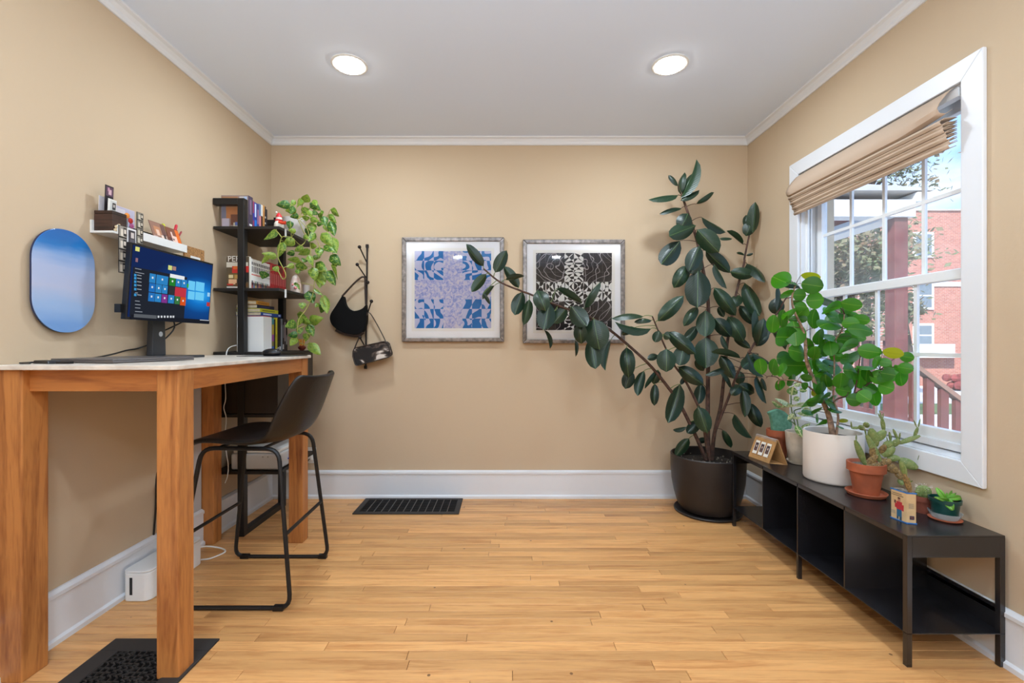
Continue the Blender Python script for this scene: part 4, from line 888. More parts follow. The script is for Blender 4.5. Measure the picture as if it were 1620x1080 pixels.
# ------------------------------------------------------------------ rubber plant
px, py = 1.345, 3.035
t = thing('potted_rubber_plant', 'tall branching rubber plant in a large dark pot in the corner', 'plant', (px,py,0))
MB().lathe([(.150,.018),(.172,.022),(.192,.06),(.212,.13),(.226,.21),(.232,.30),(.233,.376),(.228,.382),(.220,.380),(.218,.33),(.215,.315)], (px,py,0), 64).build('pot', 'pot_black', t, smooth=True)
MB().lathe([(.215,.322),(.15,.332),(.06,.336),(.0005,.338)], (px,py,0), 40, cap0=False).build('soil', 'soil', t, smooth=True)
b = MB()
for k in range(70):
    a = R.uniform(0,2*PI); r_ = .2*math.sqrt(R.random()); b.ball((px+r_*math.cos(a),py+r_*math.sin(a),.338), R.uniform(.004,.008), 6)
b.build('pebbles', 'gravel', t, kind='stuff')
o = MB().lathe([(.185,.0),(.208,.002),(.212,.012),(.208,.016),(.198,.012),(.17,.008),(.0005,.008)], (px,py,0), 56).build('plant_saucer', 'pot_black', smooth=True)
for c_ in t.children:
    pass
tag(base(o,(px,py,0)), 'dark saucer on the floor under the rubber plant pot', 'saucer')
def crop(x0, y0, s): return lambda x, y: (x0+x/s, y0+y/s)
R1, R2, R3, C4, C5, P1 = crop(1010,240,6), crop(1010,400,6), crop(1010,550,6), crop(730,380,6), crop(880,440,5.4), crop(1205,425,7.714)
def stem(pts, ds, r0, r1, parent, m='bark', n=5, name='stem'):
    k = len(pts); q = [P(u,v,ds[0]+(ds[1]-ds[0])*i/(k-1)) if len(ds) == 2 else P(u,v,ds[i]) for i,(u,v) in enumerate(pts)]
    q = smooth_path(q, n); nn = len(q); MB().tube(q, [r0+(r1-r0)*i/(nn-1) for i in range(nn)], 8).build(name, m, parent, smooth=True); return q
st = {}
st['main'] = stem([(1123,728),(1120,690),(1120,600),(1121,545),(1120,475),(1112,425),(1103,382),(1093,350),(1085,327),(1080,312)], (3.03,3.06), .016, .007, t)
st['left'] = stem([(1117,727),(1100,688),(1075,638),(1055,610),(1033,583),(1010,560),(965,522),(930,500),(893,487),(838,465),(793,447),(765,425)], (3.02,2.80), .013, .005, t)
st['sub'] = stem([(1119,715),(1112,665),(1105,643),(1082,598),(1067,578),(1052,548),(1038,515),(1032,500)], (3.0,2.86), .010, .004, t)
st['right'] = stem([(1126,727),(1130,687),(1140,643),(1145,600),(1149,560),(1152,533),(1165,463),(1177,417),(1178,407),(1185,373)], (3.05,3.14), .014, .006, t)
st['front'] = stem([(1127,727),(1130,688),(1152,630),(1167,590),(1188,552),(1210,517),(1228,497),(1243,472)], (3.01,2.68), .010, .004, t)
rub = {'main': (3.02, [(R1,(400,440,550,70,85)),(R1,(430,430,525,200,90)),(R1,(395,400,440,195,60)),(R1,(375,325,285,220,42)),(R1,(375,412,92,455,44)),(R1,(400,462,580,362,58)),(R1,(550,495,718,385,50)),(R1,(410,535,195,592,34)),
   (R1,(470,585,390,742,140)),(R1,(545,700,290,800,150)),(R1,(395,845,215,1068,170)),(R1,(560,740,765,955,175)),(R1,(600,620,830,765,62)),(R1,(770,825,890,825,26)),(R1,(580,895,480,1130,150)),(R1,(640,940,870,1150,115)),
   (R2,(470,120,335,332,130)),(R2,(560,40,500,200,150)),(R2,(565,165,560,520,225)),(R2,(720,105,840,340,64)),(R2,(720,330,925,595,125)),(R2,(760,510,810,610,60)),(R2,(560,510,430,695,95)),(R2,(635,545,635,795,165)),(R2,(725,620,880,795,130)),
   (R2,(560,690,440,850,95)),(R2,(640,800,640,1095,215)),(R2,(790,780,850,920,50)),(R3,(600,340,560,540,100)),(R3,(545,110,620,220,80)),(R3,(665,865,560,890,55))]),
 'right': (3.12, [(R1,(990,880,838,748,52)),(R1,(1085,770,1110,475,100)),(R1,(1080,650,1020,800,110)),(R1,(1040,720,1020,600,70)),(R1,(1005,985,930,958,24)),(R1,(1025,985,1090,965,24)),(R2,(870,180,1100,210,110)),(R2,(1030,100,1200,280,92)),
   (R2,(1010,285,1150,600,125)),(R2,(960,400,900,510,100)),(R2,(960,500,1100,680,95)),(R2,(850,605,1000,840,140)),(R2,(905,805,1065,905,70)),(R3,(780,215,880,385,44)),(R3,(960,220,960,350,90)),(R3,(800,780,880,950,60))]),
 'front': (2.86, [(R2,(1130,870,1190,620,115)),(R2,(1100,820,1110,530,46)),(R2,(1120,885,1235,740,85)),(R2,(970,1000,690,940,64)),(R3,(780,75,910,295,110)),(R3,(1080,50,1250,150,58)),(R3,(1035,45,1190,280,72)),(R3,(1140,60,985,190,110)),
   (R3,(1120,260,1215,530,48)),(R3,(1170,285,1215,410,45)),(R3,(950,350,1100,430,110)),(R3,(965,350,880,450,95)),(R3,(990,395,1010,660,85)),(R3,(1040,520,1165,755,110)),(R3,(910,630,1080,860,82)),(R3,(850,170,630,260,56)),
   (P1,(190,560,170,355,165)),(P1,(190,520,200,210,30)),(P1,(470,235,210,195,46)),(P1,(690,320,930,430,70)),(P1,(95,680,290,990,85)),(P1,(90,640,0,880,90))]),
 'sub': (2.90, [(R2,(185,645,430,405,130)),(R2,(280,750,545,960,130)),(R2,(430,880,390,1070,150)),(R2,(200,740,155,848,90)),(R2,(240,770,310,800,80)),(R2,(265,910,265,1130,170)),(R2,(185,970,85,1005,65)),(R3,(380,180,620,350,130)),(R3,(450,270,400,350,42)),
   (R3,(565,560,655,810,150)),(C5,(745,325,470,345,36)),(C5,(815,360,665,375,42)),(C5,(810,430,500,370,52)),(C5,(670,420,555,480,60))]),
 'left': (2.90, [(R3,(580,690,460,810,100)),(R3,(455,750,328,780,44)),(R3,(480,860,350,1030,95)),(R3,(395,345,280,715,145)),(R3,(155,340,150,550,80)),(R3,(190,215,140,345,86)),(R3,(190,220,60,390,30)),
   (C4,(210,245,45,35,95)),(C4,(320,305,430,95,115)),(C4,(235,320,95,490,92)),(C4,(315,430,200,560,45)),(C4,(205,510,270,610,32)),(C4,(545,450,405,245,95)),(C4,(420,375,600,340,46)),(C4,(580,490,505,710,125)),(C4,(645,560,590,805,90)),
   (C4,(720,475,800,670,150)),(C4,(835,590,780,850,170)),(C4,(1000,640,870,790,120)),(C4,(785,850,840,1030,40)),(C5,(0,90,220,215,60)),(C5,(240,255,380,30,60)),(C5,(130,240,260,410,150)),(C5,(200,390,215,560,115)),(C5,(320,350,370,610,205)),
   (C5,(290,520,335,775,135)),(C5,(160,530,165,670,25)),(C5,(465,530,420,790,82)),(C5,(600,590,620,850,125)),(C5,(640,790,590,945,105)),(C5,(750,790,695,1005,82))])}
rr = random.Random(3)
def interp_depth(path, u, v):
    best = min(path, key=lambda q: (800+q.x/q.y*F-u)**2+(540-(q.z-HZ)/q.y*F-v)**2); return best.y
for key, (d0, lst) in rub.items():
    pet = MB()
    for i, (cf, (a,b_,c_,d_,w_)) in enumerate(lst):
        sc_ = {R1:6,R2:6,R3:6,C4:6,C5:5.4,P1:7.714}[cf]; u0,v0 = cf(a,b_); u1,v1 = cf(c_,d_)
        db = interp_depth(st[key], u0, v0)
        front = w_/sc_ > 22
        db = db-(.05 if front else rr.choice((.03,-.01,.0)))
        L2 = math.hypot(u1-u0, v1-v0)/F*db; app = w_/sc_/F*db*1.04
        dt = rr.uniform(-.35,.1)*L2
        lim = lambda u, d: min(d, 1.69*F/(u-800)) if u > 1150 else d
        B = clampv(P(u0,v0,lim(u0,db))); T = clampv(P(u1,v1,lim(u1,db+dt))); L = (T-B).length
        if T.y > YB-.03: T = P(u1,v1,YB-.04)
        real = max(app, .40*L); roll = math.acos(min(1, app/real))*rr.choice((-1,1))+rr.uniform(-.12,.12)
        put_leaf(t, RUB, B, T, real, roll, rr)
        petiole(pet, B, [st[key]], .0022)
    pet.build('petioles', 'bark' if key in ('main','right','front') else 'stem_green', t, smooth=True, kind='stuff')
# ------------------------------------------------------------------ plants on the bench
def pot_lathe(b, c, r0, r1, h, lip=0, th=.006):
    prof = [(r0,0),(r0+(r1-r0)*.5,h*.5)]
    if lip: prof += [(r0+(r1-r0)*.78,h-lip),(r1*1.07,h-lip),(r1*1.07,h),(r1*1.07-th,h),(r1-th*1.6,h-.014)]
    else: prof += [(r1,h),(r1-th,h),(r1-th,h-.014)]
    return b.lathe(prof, c, 48)
# big round leafed plant in the white pot
cx, cy, cz = 1.597, 2.222, BZ
t = thing('potted_round_leaf_plant', 'bushy green round leafed plant in the large white cylinder pot', 'plant', (cx,cy,cz))
MB().lathe([(.115,0),(.121,.004),(.1235,.012),(.1235,.232),(.121,.238),(.115,.236),(.114,.20),(.114,.196)], (cx,cy,cz), 64).build('pot', 'pot_white', t, smooth=True)
MB().lathe([(.114,.205),(.05,.212),(.0005,.214)], (cx,cy,cz), 32, cap0=False).build('soil', 'soil', t, smooth=True)
DP = lambda u: 2.20-max(0,(u-1300))*.0019
def pstem(pts, r0, r1, m='bark_pale', off=0, name='stem'):
    q = smooth_path([P(u,v,DP(u)+off) for u,v in pts], 5); nn = len(q)
    MB().tube(q, [r0+(r1-r0)*(i/(nn-1))**.6 for i in range(nn)], 9).build(name, m, t, smooth=True); return q
S1 = [pstem([(1317,692),(1316,680),(1310,654),(1298,626),(1284,594),(1275.5,568),(1273.7,535),(1267,514),(1255.6,490),(1253,470),(1258,452)], .017, .0035)]
S1.append(pstem([(1323,692),(1324,680),(1326,660),(1322,640),(1318,627),(1320,580),(1320,543),(1332,521),(1336,497)], .007, .0025))
S1.append(pstem([(1312,650),(1323,632),(1351,623),(1377,604),(1392,585)], .005, .0025, 'bark'))
S1.append(pstem([(1351,623),(1356,600),(1359,578),(1361,565)], .004, .002, 'bark'))
S1.append(pstem([(1298,628),(1292,622),(1277,610),(1262,603),(1250,601),(1234,601),(1231,607)], .005, .003, 'bark_pale'))
S1.append(pstem([(1234,601),(1228,596),(1216,595),(1212,598)], .003, .0018, 'bark'))
P2, P3 = crop(1290,460,5.4), crop(1195,550,7.2)
rnd_ = [(P1,7.714,[(240,140,105,100),(370,170,30,25),(600,95,110,45,1),(620,200,125,95),(650,385,95,100),(460,320,75,70),(310,310,55,55),(490,520,75,80),(475,460,70,50),(640,610,60,110),(255,610,50,100),(405,790,105,140),(310,840,110,125),(430,1020,100,95),(640,1020,60,70),(815,690,110,70),(330,550,70,55),(490,610,65,45),(710,830,50,90),(750,970,50,105)]),
 (P2,5.4,[(310,115,85,50),(145,155,65,42),(170,230,50,45),(390,245,72,42),(385,340,100,46),(370,400,60,34),(110,390,45,35),(265,420,80,55),(130,490,50,60),(200,490,45,50),(290,480,65,48),(320,560,85,50),(275,590,50,55),(455,515,88,58),(515,520,50,38),(665,530,85,42,1),(780,565,60,40),(770,660,65,45),(735,745,40,60),(700,660,30,24),
   (535,735,70,55),(605,820,60,65),(515,900,38,75),(620,710,55,58),(375,755,55,70),(240,850,65,45),(300,800,35,50),(330,930,65,50),(415,900,55,60),(215,765,50,60),(300,690,60,58),(440,720,40,50),(60,710,60,52),(135,650,65,62),(430,660,45,22),(120,790,40,45,1),(25,830,32,60),(590,610,60,34),(520,605,35,35),(255,230,42,50),(130,960,40,42),(60,640,45,40)]),
 (P3,7.2,[(430,200,130,120),(215,220,48,85),(300,250,40,70),(665,60,55,70),(755,310,90,68),(580,340,65,40),(665,210,30,80),(560,430,35,38),(675,595,70,55),(410,370,35,60),(750,460,45,70),(700,490,45,60,1),(700,710,35,35),(760,865,36,34),(1000,830,50,22,1),(900,720,40,34),(960,905,18,20),(610,640,60,40),(860,590,40,40),(800,560,36,34)])]
pet = MB()
for cf, s_, lst in rnd_:
    for e in lst:
        x_,y_,rx,ry = e[:4]; u,v = cf(x_,y_); d = DP(u)+rr.uniform(-.07,.04)
        C_ = P(u,v,d)
        tgt = nearest(C_, S1); su, sv = 800+tgt.x/tgt.y*F, 540-(tgt.z-HZ)/tgt.y*F
        if rx >= ry*1.15: dx, dy_ = (math.copysign(1, u-su), .15)
        elif ry >= rx*1.15: dx, dy_ = (.12, math.copysign(1, v-sv))
        else:
            k = math.hypot(u-su, v-sv)+1e-3; dx, dy_ = (u-su)/k, (v-sv)/k
        k = math.hypot(dx,dy_); dx /= k; dy_ /= k
        h = max(rx,ry)/s_*1.08; B = P(u-dx*h, v-dy_*h, d+.02); T = P(u+dx*h, v+dy_*h, d-.02)
        app = 2*min(rx,ry)/s_/F*d*1.14; L = (T-B).length; real = max(app, .78*L)
        put_leaf(t, ORBY if len(e) > 4 else ORB, B, T, real, math.acos(min(1,app/real))*rr.choice((-1,1)), rr)
        petiole(pet, B, S1, .0014, .008)
        if rr.random() < .45 and len(e) == 4:
            q = Vector((rr.uniform(-.03,.03), .05, rr.uniform(-.03,.03))); put_leaf(t, ORB, B+q, B+q+(T-B)*.85+Vector((rr.uniform(-.02,.02),0,rr.uniform(-.02,.02))), real*.85, rr.uniform(-.7,.7), rr); petiole(pet, B+q, S1, .0014, .008)
pet.build('petioles', 'bark', t, smooth=True, kind='stuff')
# fan cactus in terracotta
def on_bench(u, v): d = (HZ-BZ)*F/(v-540); return (u-800)/F*d, d
cx, cy = 1.600, 2.672
t = thing('fan_cactus_pot', 'blue green crested fan cactus in a terracotta pot', 'plant', (cx,cy,BZ))
pot_lathe(MB(), (cx,cy,BZ), .042, .058, .158, .038).build('pot', 'terracotta', t, smooth=True)
MB().lathe([(.056,.148),(.0005,.152)], (cx,cy,BZ), 24, cap0=False).build('soil', 'soil', t)
S7 = crop(1180,630,9)
outl = smooth_path([P(*S7(*p), 2.66) for p in ((385,490),(370,430),(365,360),(345,260),(315,205),(345,185),(400,165),(440,150),(490,165),(540,190),(590,240),(615,290),(640,360),(625,420),(590,470),(550,500))], 3)
part('fan', 'cactus_fan', t, lambda b: b.prism([p+Vector((0,-.014,0)) for p in outl], (0,.028,0)), bevel=.011, seg=3, smooth=True)
# variegated plant in beige pot
cx, cy = 1.628, 2.525
t = thing('variegated_plant_pot', 'small variegated plant in a beige ceramic pot with saucer', 'plant', (cx,cy,BZ))
MB().lathe([(.046,.008),(.050,.012),(.062,.09),(.068,.172),(.065,.175),(.061,.172),(.058,.150)], (cx,cy,BZ), 44).build('pot', 'pot_beige', t, smooth=True)
MB().lathe([(.045,0),(.057,.002),(.062,.014),(.058,.014),(.050,.008),(.0005,.007)], (cx,cy,BZ), 40).build('saucer', 'pot_beige', t, smooth=True)
MB().lathe([(.060,.150),(.0005,.155)], (cx,cy,BZ), 24, cap0=False).build('soil', 'soil', t)
vs_ = [smooth_path([P(*P3(*p), 2.50) for p in ((480,960),(450,860),(415,720),(408,640),(405,540))], 4), smooth_path([P(*P3(*p), 2.49) for p in ((500,960),(440,860),(380,830))], 3), smooth_path([P(*P3(*p), 2.50) for p in ((500,970),(470,800),(440,720),(520,690))], 3)]
for q in vs_: MB().tube(q, .0028, 6).build('stem', 'stem_green', t, smooth=True)
pet = MB()
for e in ((300,670,185,610,50),(385,640,220,575,36),(300,665,480,650,36),(430,660,690,665,50),(410,540,430,440,110),(500,480,590,490,50),(440,430,540,400,55),(540,690,660,740,55),(470,745,680,770,50),(430,800,530,795,32),(440,750,365,820,55),(460,880,540,1025,70),(520,915,630,860,40),(440,600,500,560,60),(350,640,300,680,40)):
    B = P(*P3(e[0],e[1]), 2.49+rr.uniform(-.02,.02)); T = P(*P3(e[2],e[3]), 2.47+rr.uniform(-.04,.03)); app = e[4]/7.2/F*2.48; L = (T-B).length; real = max(app,.36*L)
    put_leaf(t, VAR, B, T, real, math.acos(min(1,app/real))*rr.choice((-1,1)), rr); petiole(pet, B, vs_, .0012, .006)
pet.build('petioles', 'stem_green', t, smooth=True, kind='stuff')
# desk calendar
t = thing('desk_calendar', 'kraft paper desk calendar with three photo portraits', 'calendar', (1.47,2.60,BZ))
a0, a1 = Vector((1.428,2.677,BZ)), Vector((1.452,2.512,BZ)); up = Vector((.050,.006,.125)); bk0 = Vector((1.520,2.640,BZ)); bk1 = Vector((1.532,2.478,BZ))
part('front_card', 'kraft', t, lambda b: b.card(a0,a1,a1+up,a0+up,.004)); part('back_card', 'kraft', t, lambda b: b.card(bk0,bk1,a1+up+Vector((.004,0,0)),a0+up+Vector((.004,0,0)),.004))
part('base_card', 'kraft', t, lambda b: b.card(a0+Vector((.005,0,.001)),a1+Vector((.005,0,.001)),bk1+Vector((-.005,0,.001)),bk0+Vector((-.005,0,.001)),.002))
E = a1-a0; nn_ = E.cross(up).normalized(); nn_ = nn_ if nn_.x < 0 else -nn_
for k in range(3):
    s0, s1 = .14+.27*k, .14+.27*k+.2
    q = lambda s, v, o: a0+E*s+up*v+nn_*o
    fr_ = part('portrait', 'paper', t, lambda b: b.hexa([q(s0,.2,.004),q(s1,.2,.004),q(s1,.78,.004),q(s0,.78,.004),q(s0,.2,.0052),q(s1,.2,.0052),q(s1,.78,.0052),q(s0,.78,.0052)]))
    for m_,(c0_,c1_,d0_,d1_,cc) in enumerate(((.12,.88,.22,.84,(96,70,66)),(.3,.75,.45,.78,(40,34,44)),(.4,.65,.5,.66,(206,180,166)))):
        ss0 = s0+(s1-s0)*c0_; ss1 = s0+(s1-s0)*c1_; z_0 = .2+.58*d0_; z_1 = .2+.58*d1_; oo = .0053+.0002*m_
        part('portrait_print', book_mat(cc), fr_, lambda b: b.hexa([q(ss0,z_0,.005),q(ss1,z_0,.005),q(ss1,z_1,.005),q(ss0,z_1,.005),q(ss0,z_0,oo),q(ss1,z_0,oo),q(ss1,z_1,oo),q(ss0,z_1,oo)]))
b = MB()
for k in range(18):
    c_ = a0+E*((k+.7)/18.4)+up; ring_ = [c_+Vector((.008*math.cos(a*PI/4)+.002, 0, .008*math.sin(a*PI/4)-.003)) for a in range(9)]; b.tube(ring_, .0011, 5, False)
b.build('wire_binding', 'grey_plastic', t, kind='stuff')
# prickly cactus in terracotta
cx, cy = 1.580, 1.995
o = MB().lathe([(.052,0),(.068,.003),(.076,.017),(.073,.019),(.064,.009),(.0005,.008)], (cx,cy,BZ), 44).build('terracotta_saucer', 'terracotta', smooth=True)
tag(base(o,(cx,cy,BZ)), 'terracotta saucer under the prickly pear pot', 'saucer')
t = thing('prickly_pear_pot', 'branching prickly pear cactus in a round terracotta pot', 'plant', (cx,cy,BZ+.009))
pot_lathe(MB(), (cx,cy,BZ+.009), .046, .066, .135, .036, .007).build('pot', 'terracotta', t, smooth=True)
MB().lathe([(.064,.122),(.0005,.127)], (cx,cy,BZ+.009), 24, cap0=False).build('gravel', 'gravel', t, smooth=True)
S5 = crop(1330,640,6.754)
def pad(root, B, T, w_, m='cactus', thick=.45, nm='pad'):
    yv = T-B; L = yv.length; yv.normalize(); c_ = (CAM-B).normalized(); n = (c_-yv*c_.dot(yv)).normalized(); x = yv.cross(n)
    vs, fs = [], []; nl, sg = 7, 8
    for i in range(nl+1):
        s = i/nl; r_ = .5*w_*(max(.12, math.sin(PI*(.10+.84*s))**.6))
        for k in range(sg): a = 2*PI*k/sg; vs.append(B+yv*L*s+x*r_*math.cos(a)+n*r_*thick*math.sin(a))
    fs = [(i*sg+k,i*sg+(k+1)%sg,(i+1)*sg+(k+1)%sg,(i+1)*sg+k) for i in range(nl) for k in range(sg)]+[tuple(range(sg-1,-1,-1)),tuple(range(nl*sg,(nl+1)*sg))]
    return MB().add(vs, fs).build(nm, m, root, smooth=True)
spn = MB()
def pads(root, cf, s_, d0, lst):
    for e in lst:
        x0_,y0_,x1_,y1_,w_ = e[:5]; br = len(e) > 5 and e[5] == 1
        u0,v0 = cf(x0_,y0_); u1,v1 = cf(x1_,y1_); f_ = lambda x_: d0-max(0,(x_-300))*.00012
        B, T = P(u0,v0,f_(x0_)), P(u1,v1,f_(x1_)-.01)
        pad(root, B, T, w_/s_/F*d0*1.05, 'cactus_brown' if br else 'cactus')
        for k in range(10):
            q = B.lerp(T, rr.random()); dv = Vector((rr.uniform(-1,1),rr.uniform(-1,.2),rr.uniform(-.3,1))).normalized(); r_ = w_/s_/F*d0*.5
            spn.tube([q+dv*r_*.7, q+dv*(r_*.7+.006)], .0003, 3, False)
pads(t, S5, 6.754, 1.985, [(260,640,155,380,62),(165,385,168,320,14),(280,640,390,540,62,1),(345,570,340,430,62,1),(370,445,325,255,92),(290,240,255,190,56),(250,265,195,225,52),(205,245,115,250,28),(118,255,110,180,14),(375,385,475,275,78),(462,280,440,140,38),(430,150,398,90,14),(440,145,412,60,14),(450,145,455,90,12),
  (425,612,275,325,64),(272,330,255,250,14),(270,645,430,635,56,1),(420,640,535,590,72,1),(415,515,480,430,56,1),(465,465,545,390,74),(535,392,520,290,24),(510,430,490,340,10),(445,545,570,450,88),(545,445,625,370,58),(612,375,560,260,27),(625,375,635,300,15),(615,415,850,330,46),(785,345,825,240,30),(812,240,780,165,13),(830,238,850,150,13),
  (495,570,635,570,68),(625,585,820,680,98),(828,655,840,540,20),(480,640,610,720,92,1),(600,700,660,800,72,1),(628,790,660,860,52)])
spn.build('spines', 'paper', t, kind='stuff')
# painted tin with a cactus
t = thing('tea_tin_planter', 'small tan printed tin with a blue rim holding a cactus', 'planter', (1.497,1.712,BZ))
ta, tb, tc_, td = Vector((1.474,1.743,BZ)), Vector((1.483,1.683,BZ)), Vector((1.513,1.675,BZ)), Vector((1.508,1.738,BZ)); th_ = .112
part('body', mat('tin',(214,182,136),.45,var=.08,vscale=20), t, lambda b: b.hexa([ta,tb,tc_,td]+[q+Vector((0,0,th_)) for q in (ta,tb,tc_,td)]), bevel=.004)
for z_ in (0, th_-.002): part('rim', mat('tin_blue',(40,110,180),.4) if z_ == 0 else 'tin_blue', t, lambda b: b.hexa([q+(q-(ta+tc_)/2)*.03+Vector((0,0,z_)) for q in (ta,tb,tc_,td)]+[q+(q-(ta+tc_)/2)*.03+Vector((0,0,z_+.004)) for q in (ta,tb,tc_,td)]))
part('soil', 'gravel', t, lambda b: b.hexa([q-(q-(ta+tc_)/2)*.12+Vector((0,0,th_+.0015)) for q in (ta,tb,tc_,td)]+[q-(q-(ta+tc_)/2)*.12+Vector((0,0,th_+.004)) for q in (ta,tb,tc_,td)]))
def tinprint(p, q, n_, lst):
    e = q-p
    for (s0,s1,z0_,z1_,cc) in lst:
        pts = [p+e*s0+Vector((0,0,th_*z0_)), p+e*s1+Vector((0,0,th_*z0_)), p+e*s1+Vector((0,0,th_*z1_)), p+e*s0+Vector((0,0,th_*z1_))]
        part('print', book_mat(cc), t, lambda b: b.hexa([x_ for x_ in pts]+[x_+n_*.0007 for x_ in pts]))
n1_ = Vector((-1,-.15,0)).normalized(); n2_ = Vector((-.25,-1,0)).normalized()
tinprint(ta, tb, n1_, [(.1,.7,.88,.905,(120,104,80)),(.08,.8,.82,.845,(120,104,80)),(.46,.62,.64,.76,(170,120,96)),(.46,.6,.73,.78,(70,44,36)),(.38,.72,.38,.64,(176,44,52)),(.28,.4,.42,.56,(176,44,52)),(.24,.34,.56,.66,(90,50,44)),(.72,.82,.36,.56,(176,44,52)),(.4,.7,.14,.38,(40,90,120)),(.4,.5,.05,.14,(50,70,80)),(.58,.7,.03,.14,(50,70,80)),(.05,.3,.2,.22,(150,140,124)),(.05,.28,.24,.26,(150,140,124)),(.05,.3,.28,.3,(150,140,124))])
tinprint(tb, tc_, n2_, [(.2,.7,.5+.03*k,.515+.03*k,(160,146,124)) for k in range(6)]+[(.3,.75,.14,.26,(70,54,80)),(.4,.66,.18,.22,(190,120,60))])
pads(t, S5, 6.754, 1.70, [(745,935,680,740,52,1),(695,760,640,600,50),(660,650,640,595,16),(700,720,660,640,14),(735,830,770,812,12),(745,850,730,780,12)])
# small ribbed cactus in a terracotta pot
cx, cy = 1.655, 1.800
t = thing('small_cactus_pot', 'small ribbed cactus in a low terracotta pot behind the tin', 'plant', (cx,cy,BZ))
pot_lathe(MB(), (cx,cy,BZ), .033, .040, .066, .02, .004).build('pot', 'terracotta_dark', t, smooth=True)
MB().lathe([(.040,.056),(.0005,.060)], (cx,cy,BZ), 20, cap0=False).build('soil', 'gravel', t)
b = MB(); vs = []; sg = 24
prof = [(.017,.056),(.021,.07),(.021,.085),(.017,.097),(.007,.103)]
for r_,z_ in prof:
    for k in range(sg): a = 2*PI*k/sg; q = r_*(1+.14*(1 if k%2 else -1)); vs.append((cx-.002+q*math.cos(a),cy+q*math.sin(a),BZ+z_))
b.add(vs, [(i*sg+k,i*sg+(k+1)%sg,(i+1)*sg+(k+1)%sg,(i+1)*sg+k) for i in range(len(prof)-1) for k in range(sg)]+[tuple(range((len(prof)-1)*sg,len(prof)*sg))]).build('body', 'cactus', t)
MB().tube(smooth_path([(cx-.02,cy-.005,BZ+.062),(cx-.034,cy-.01,BZ+.070),(cx-.04,cy-.012,BZ+.085)]), .006, 8).build('arm', 'cactus', t, smooth=True)
b = MB()
for k in range(60): a = rr.uniform(0,6.28); z_ = rr.uniform(.062,.1); dv = Vector((math.cos(a),math.sin(a),.3)); q = Vector((cx-.002,cy,BZ+z_)); b.tube([q+dv*.018,q+dv*.027], .0004, 3, False)
b.build('spines', 'paper', t, kind='stuff')
# succulent in the green pot
cx, cy = 1.662, 1.722
o = MB().lathe([(.040,0),(.047,.002),(.050,.006),(.046,.006),(.0005,.005)], (cx,cy,BZ), 36).build('cork_coaster', 'terracotta', smooth=True)
tag(base(o,(cx,cy,BZ)), 'thin terracotta coloured dish under the green pot', 'dish')
o = MB().lathe([(.038,.0065),(.042,.010),(.050,.030),(.049,.030),(.040,.011),(.0005,.010)], (cx,cy,BZ), 36).build('clear_saucer', 'clear_plastic', smooth=True)
tag(base(o,(cx,cy,BZ+.0065)), 'clear plastic saucer around the green pot', 'saucer')
t = thing('succulent_pot', 'bright green succulent in a small dark green plastic pot', 'plant', (cx,cy,BZ+.011))
MB().lathe([(.034,0),(.036,.003),(.043,.055),(.047,.056),(.048,.070),(.045,.070),(.042,.056)], (cx,cy,BZ+.011), 40).build('pot', 'pot_green', t, smooth=True)
MB().lathe([(.043,.060),(.0005,.064)], (cx,cy,BZ+.011), 24, cap0=False).build('soil', 'soil', t)
S6 = crop(1400,720,9)
for e,d_ in (((865,635,730,460,75),(1.72,1.74)),((860,640,720,600,60),(1.72,1.70)),((880,620,1080,600,75),(1.72,1.72)),((885,630,960,545,60),(1.73,1.77)),((880,635,965,785,105),(1.71,1.675)),((870,630,900,560,50),(1.73,1.76))):
    B, T = P(*S6(e[0],e[1]),d_[0]), P(*S6(e[2],e[3]),d_[1]); o = put_leaf(t, SUC, B, T, e[4]/9/F*1.71, 0, rr); 
    s = o.modifiers.new('s','SOLIDIFY'); s.thickness = .12
# ------------------------------------------------------------------ trailing pothos on the shelving unit
t = thing('trailing_pothos', 'trailing pothos with yellow green leaves spilling off the top shelf', 'plant', (-1.385,2.99,SH[0]))
MB().lathe([(.052,0),(.056,.004),(.070,.10),(.074,.135),(.070,.137),(.066,.12)], (-1.388,2.99,SH[0]), 36).build('pot', mat('pot_pale',(206,200,194),.5), t, smooth=True)
MB().lathe([(.068,.118),(.0005,.122)], (-1.388,2.99,SH[0]), 20, cap0=False).build('soil', 'soil', t)
def PD(u): return 2.57 if u < 452 else (2.57+(u-452)/28*.30 if u < 480 else 2.87+min(u-480,60)/60*.06)
T1, T2 = crop(410,300,7.714), crop(410,420,7.2)
V = [[(470,347),(478,335),(478,325),(485,315)],[(472,346),(484,338),(492,326),(497,318)],[(476,347),(492,345),(510,352),(520,372),(526,392),(527,412)],[(474,348),(486,362),(490,380),(492,402),(497,430),(497,452),(494,468),(485,488),(473,505),(470,530),(474,542)],
     [(472,348),(478,362),(484,378),(476,388),(464,378),(452,374),(445,377),(441,395),(440,408),(450,428),(452,438),(447,441),(440,428)],[(497,455),(506,462),(513,478),(516,486)],[(472,520),(482,515),(488,512)],[(446,376),(440,368),(436,365)],[(472,346),(464,338),(456,330)],[(490,380),(500,378),(505,390),(508,405)],[(474,542),(484,545),(490,542)]]
vines = []
for q in V:
    pp = smooth_path([P(u,v,PD(u)+(.0 if v > 352 else .06)) for u,v in q], 4); MB().tube(pp, .0026, 6).build('vine', 'vine', t, smooth=True); vines.append(pp)
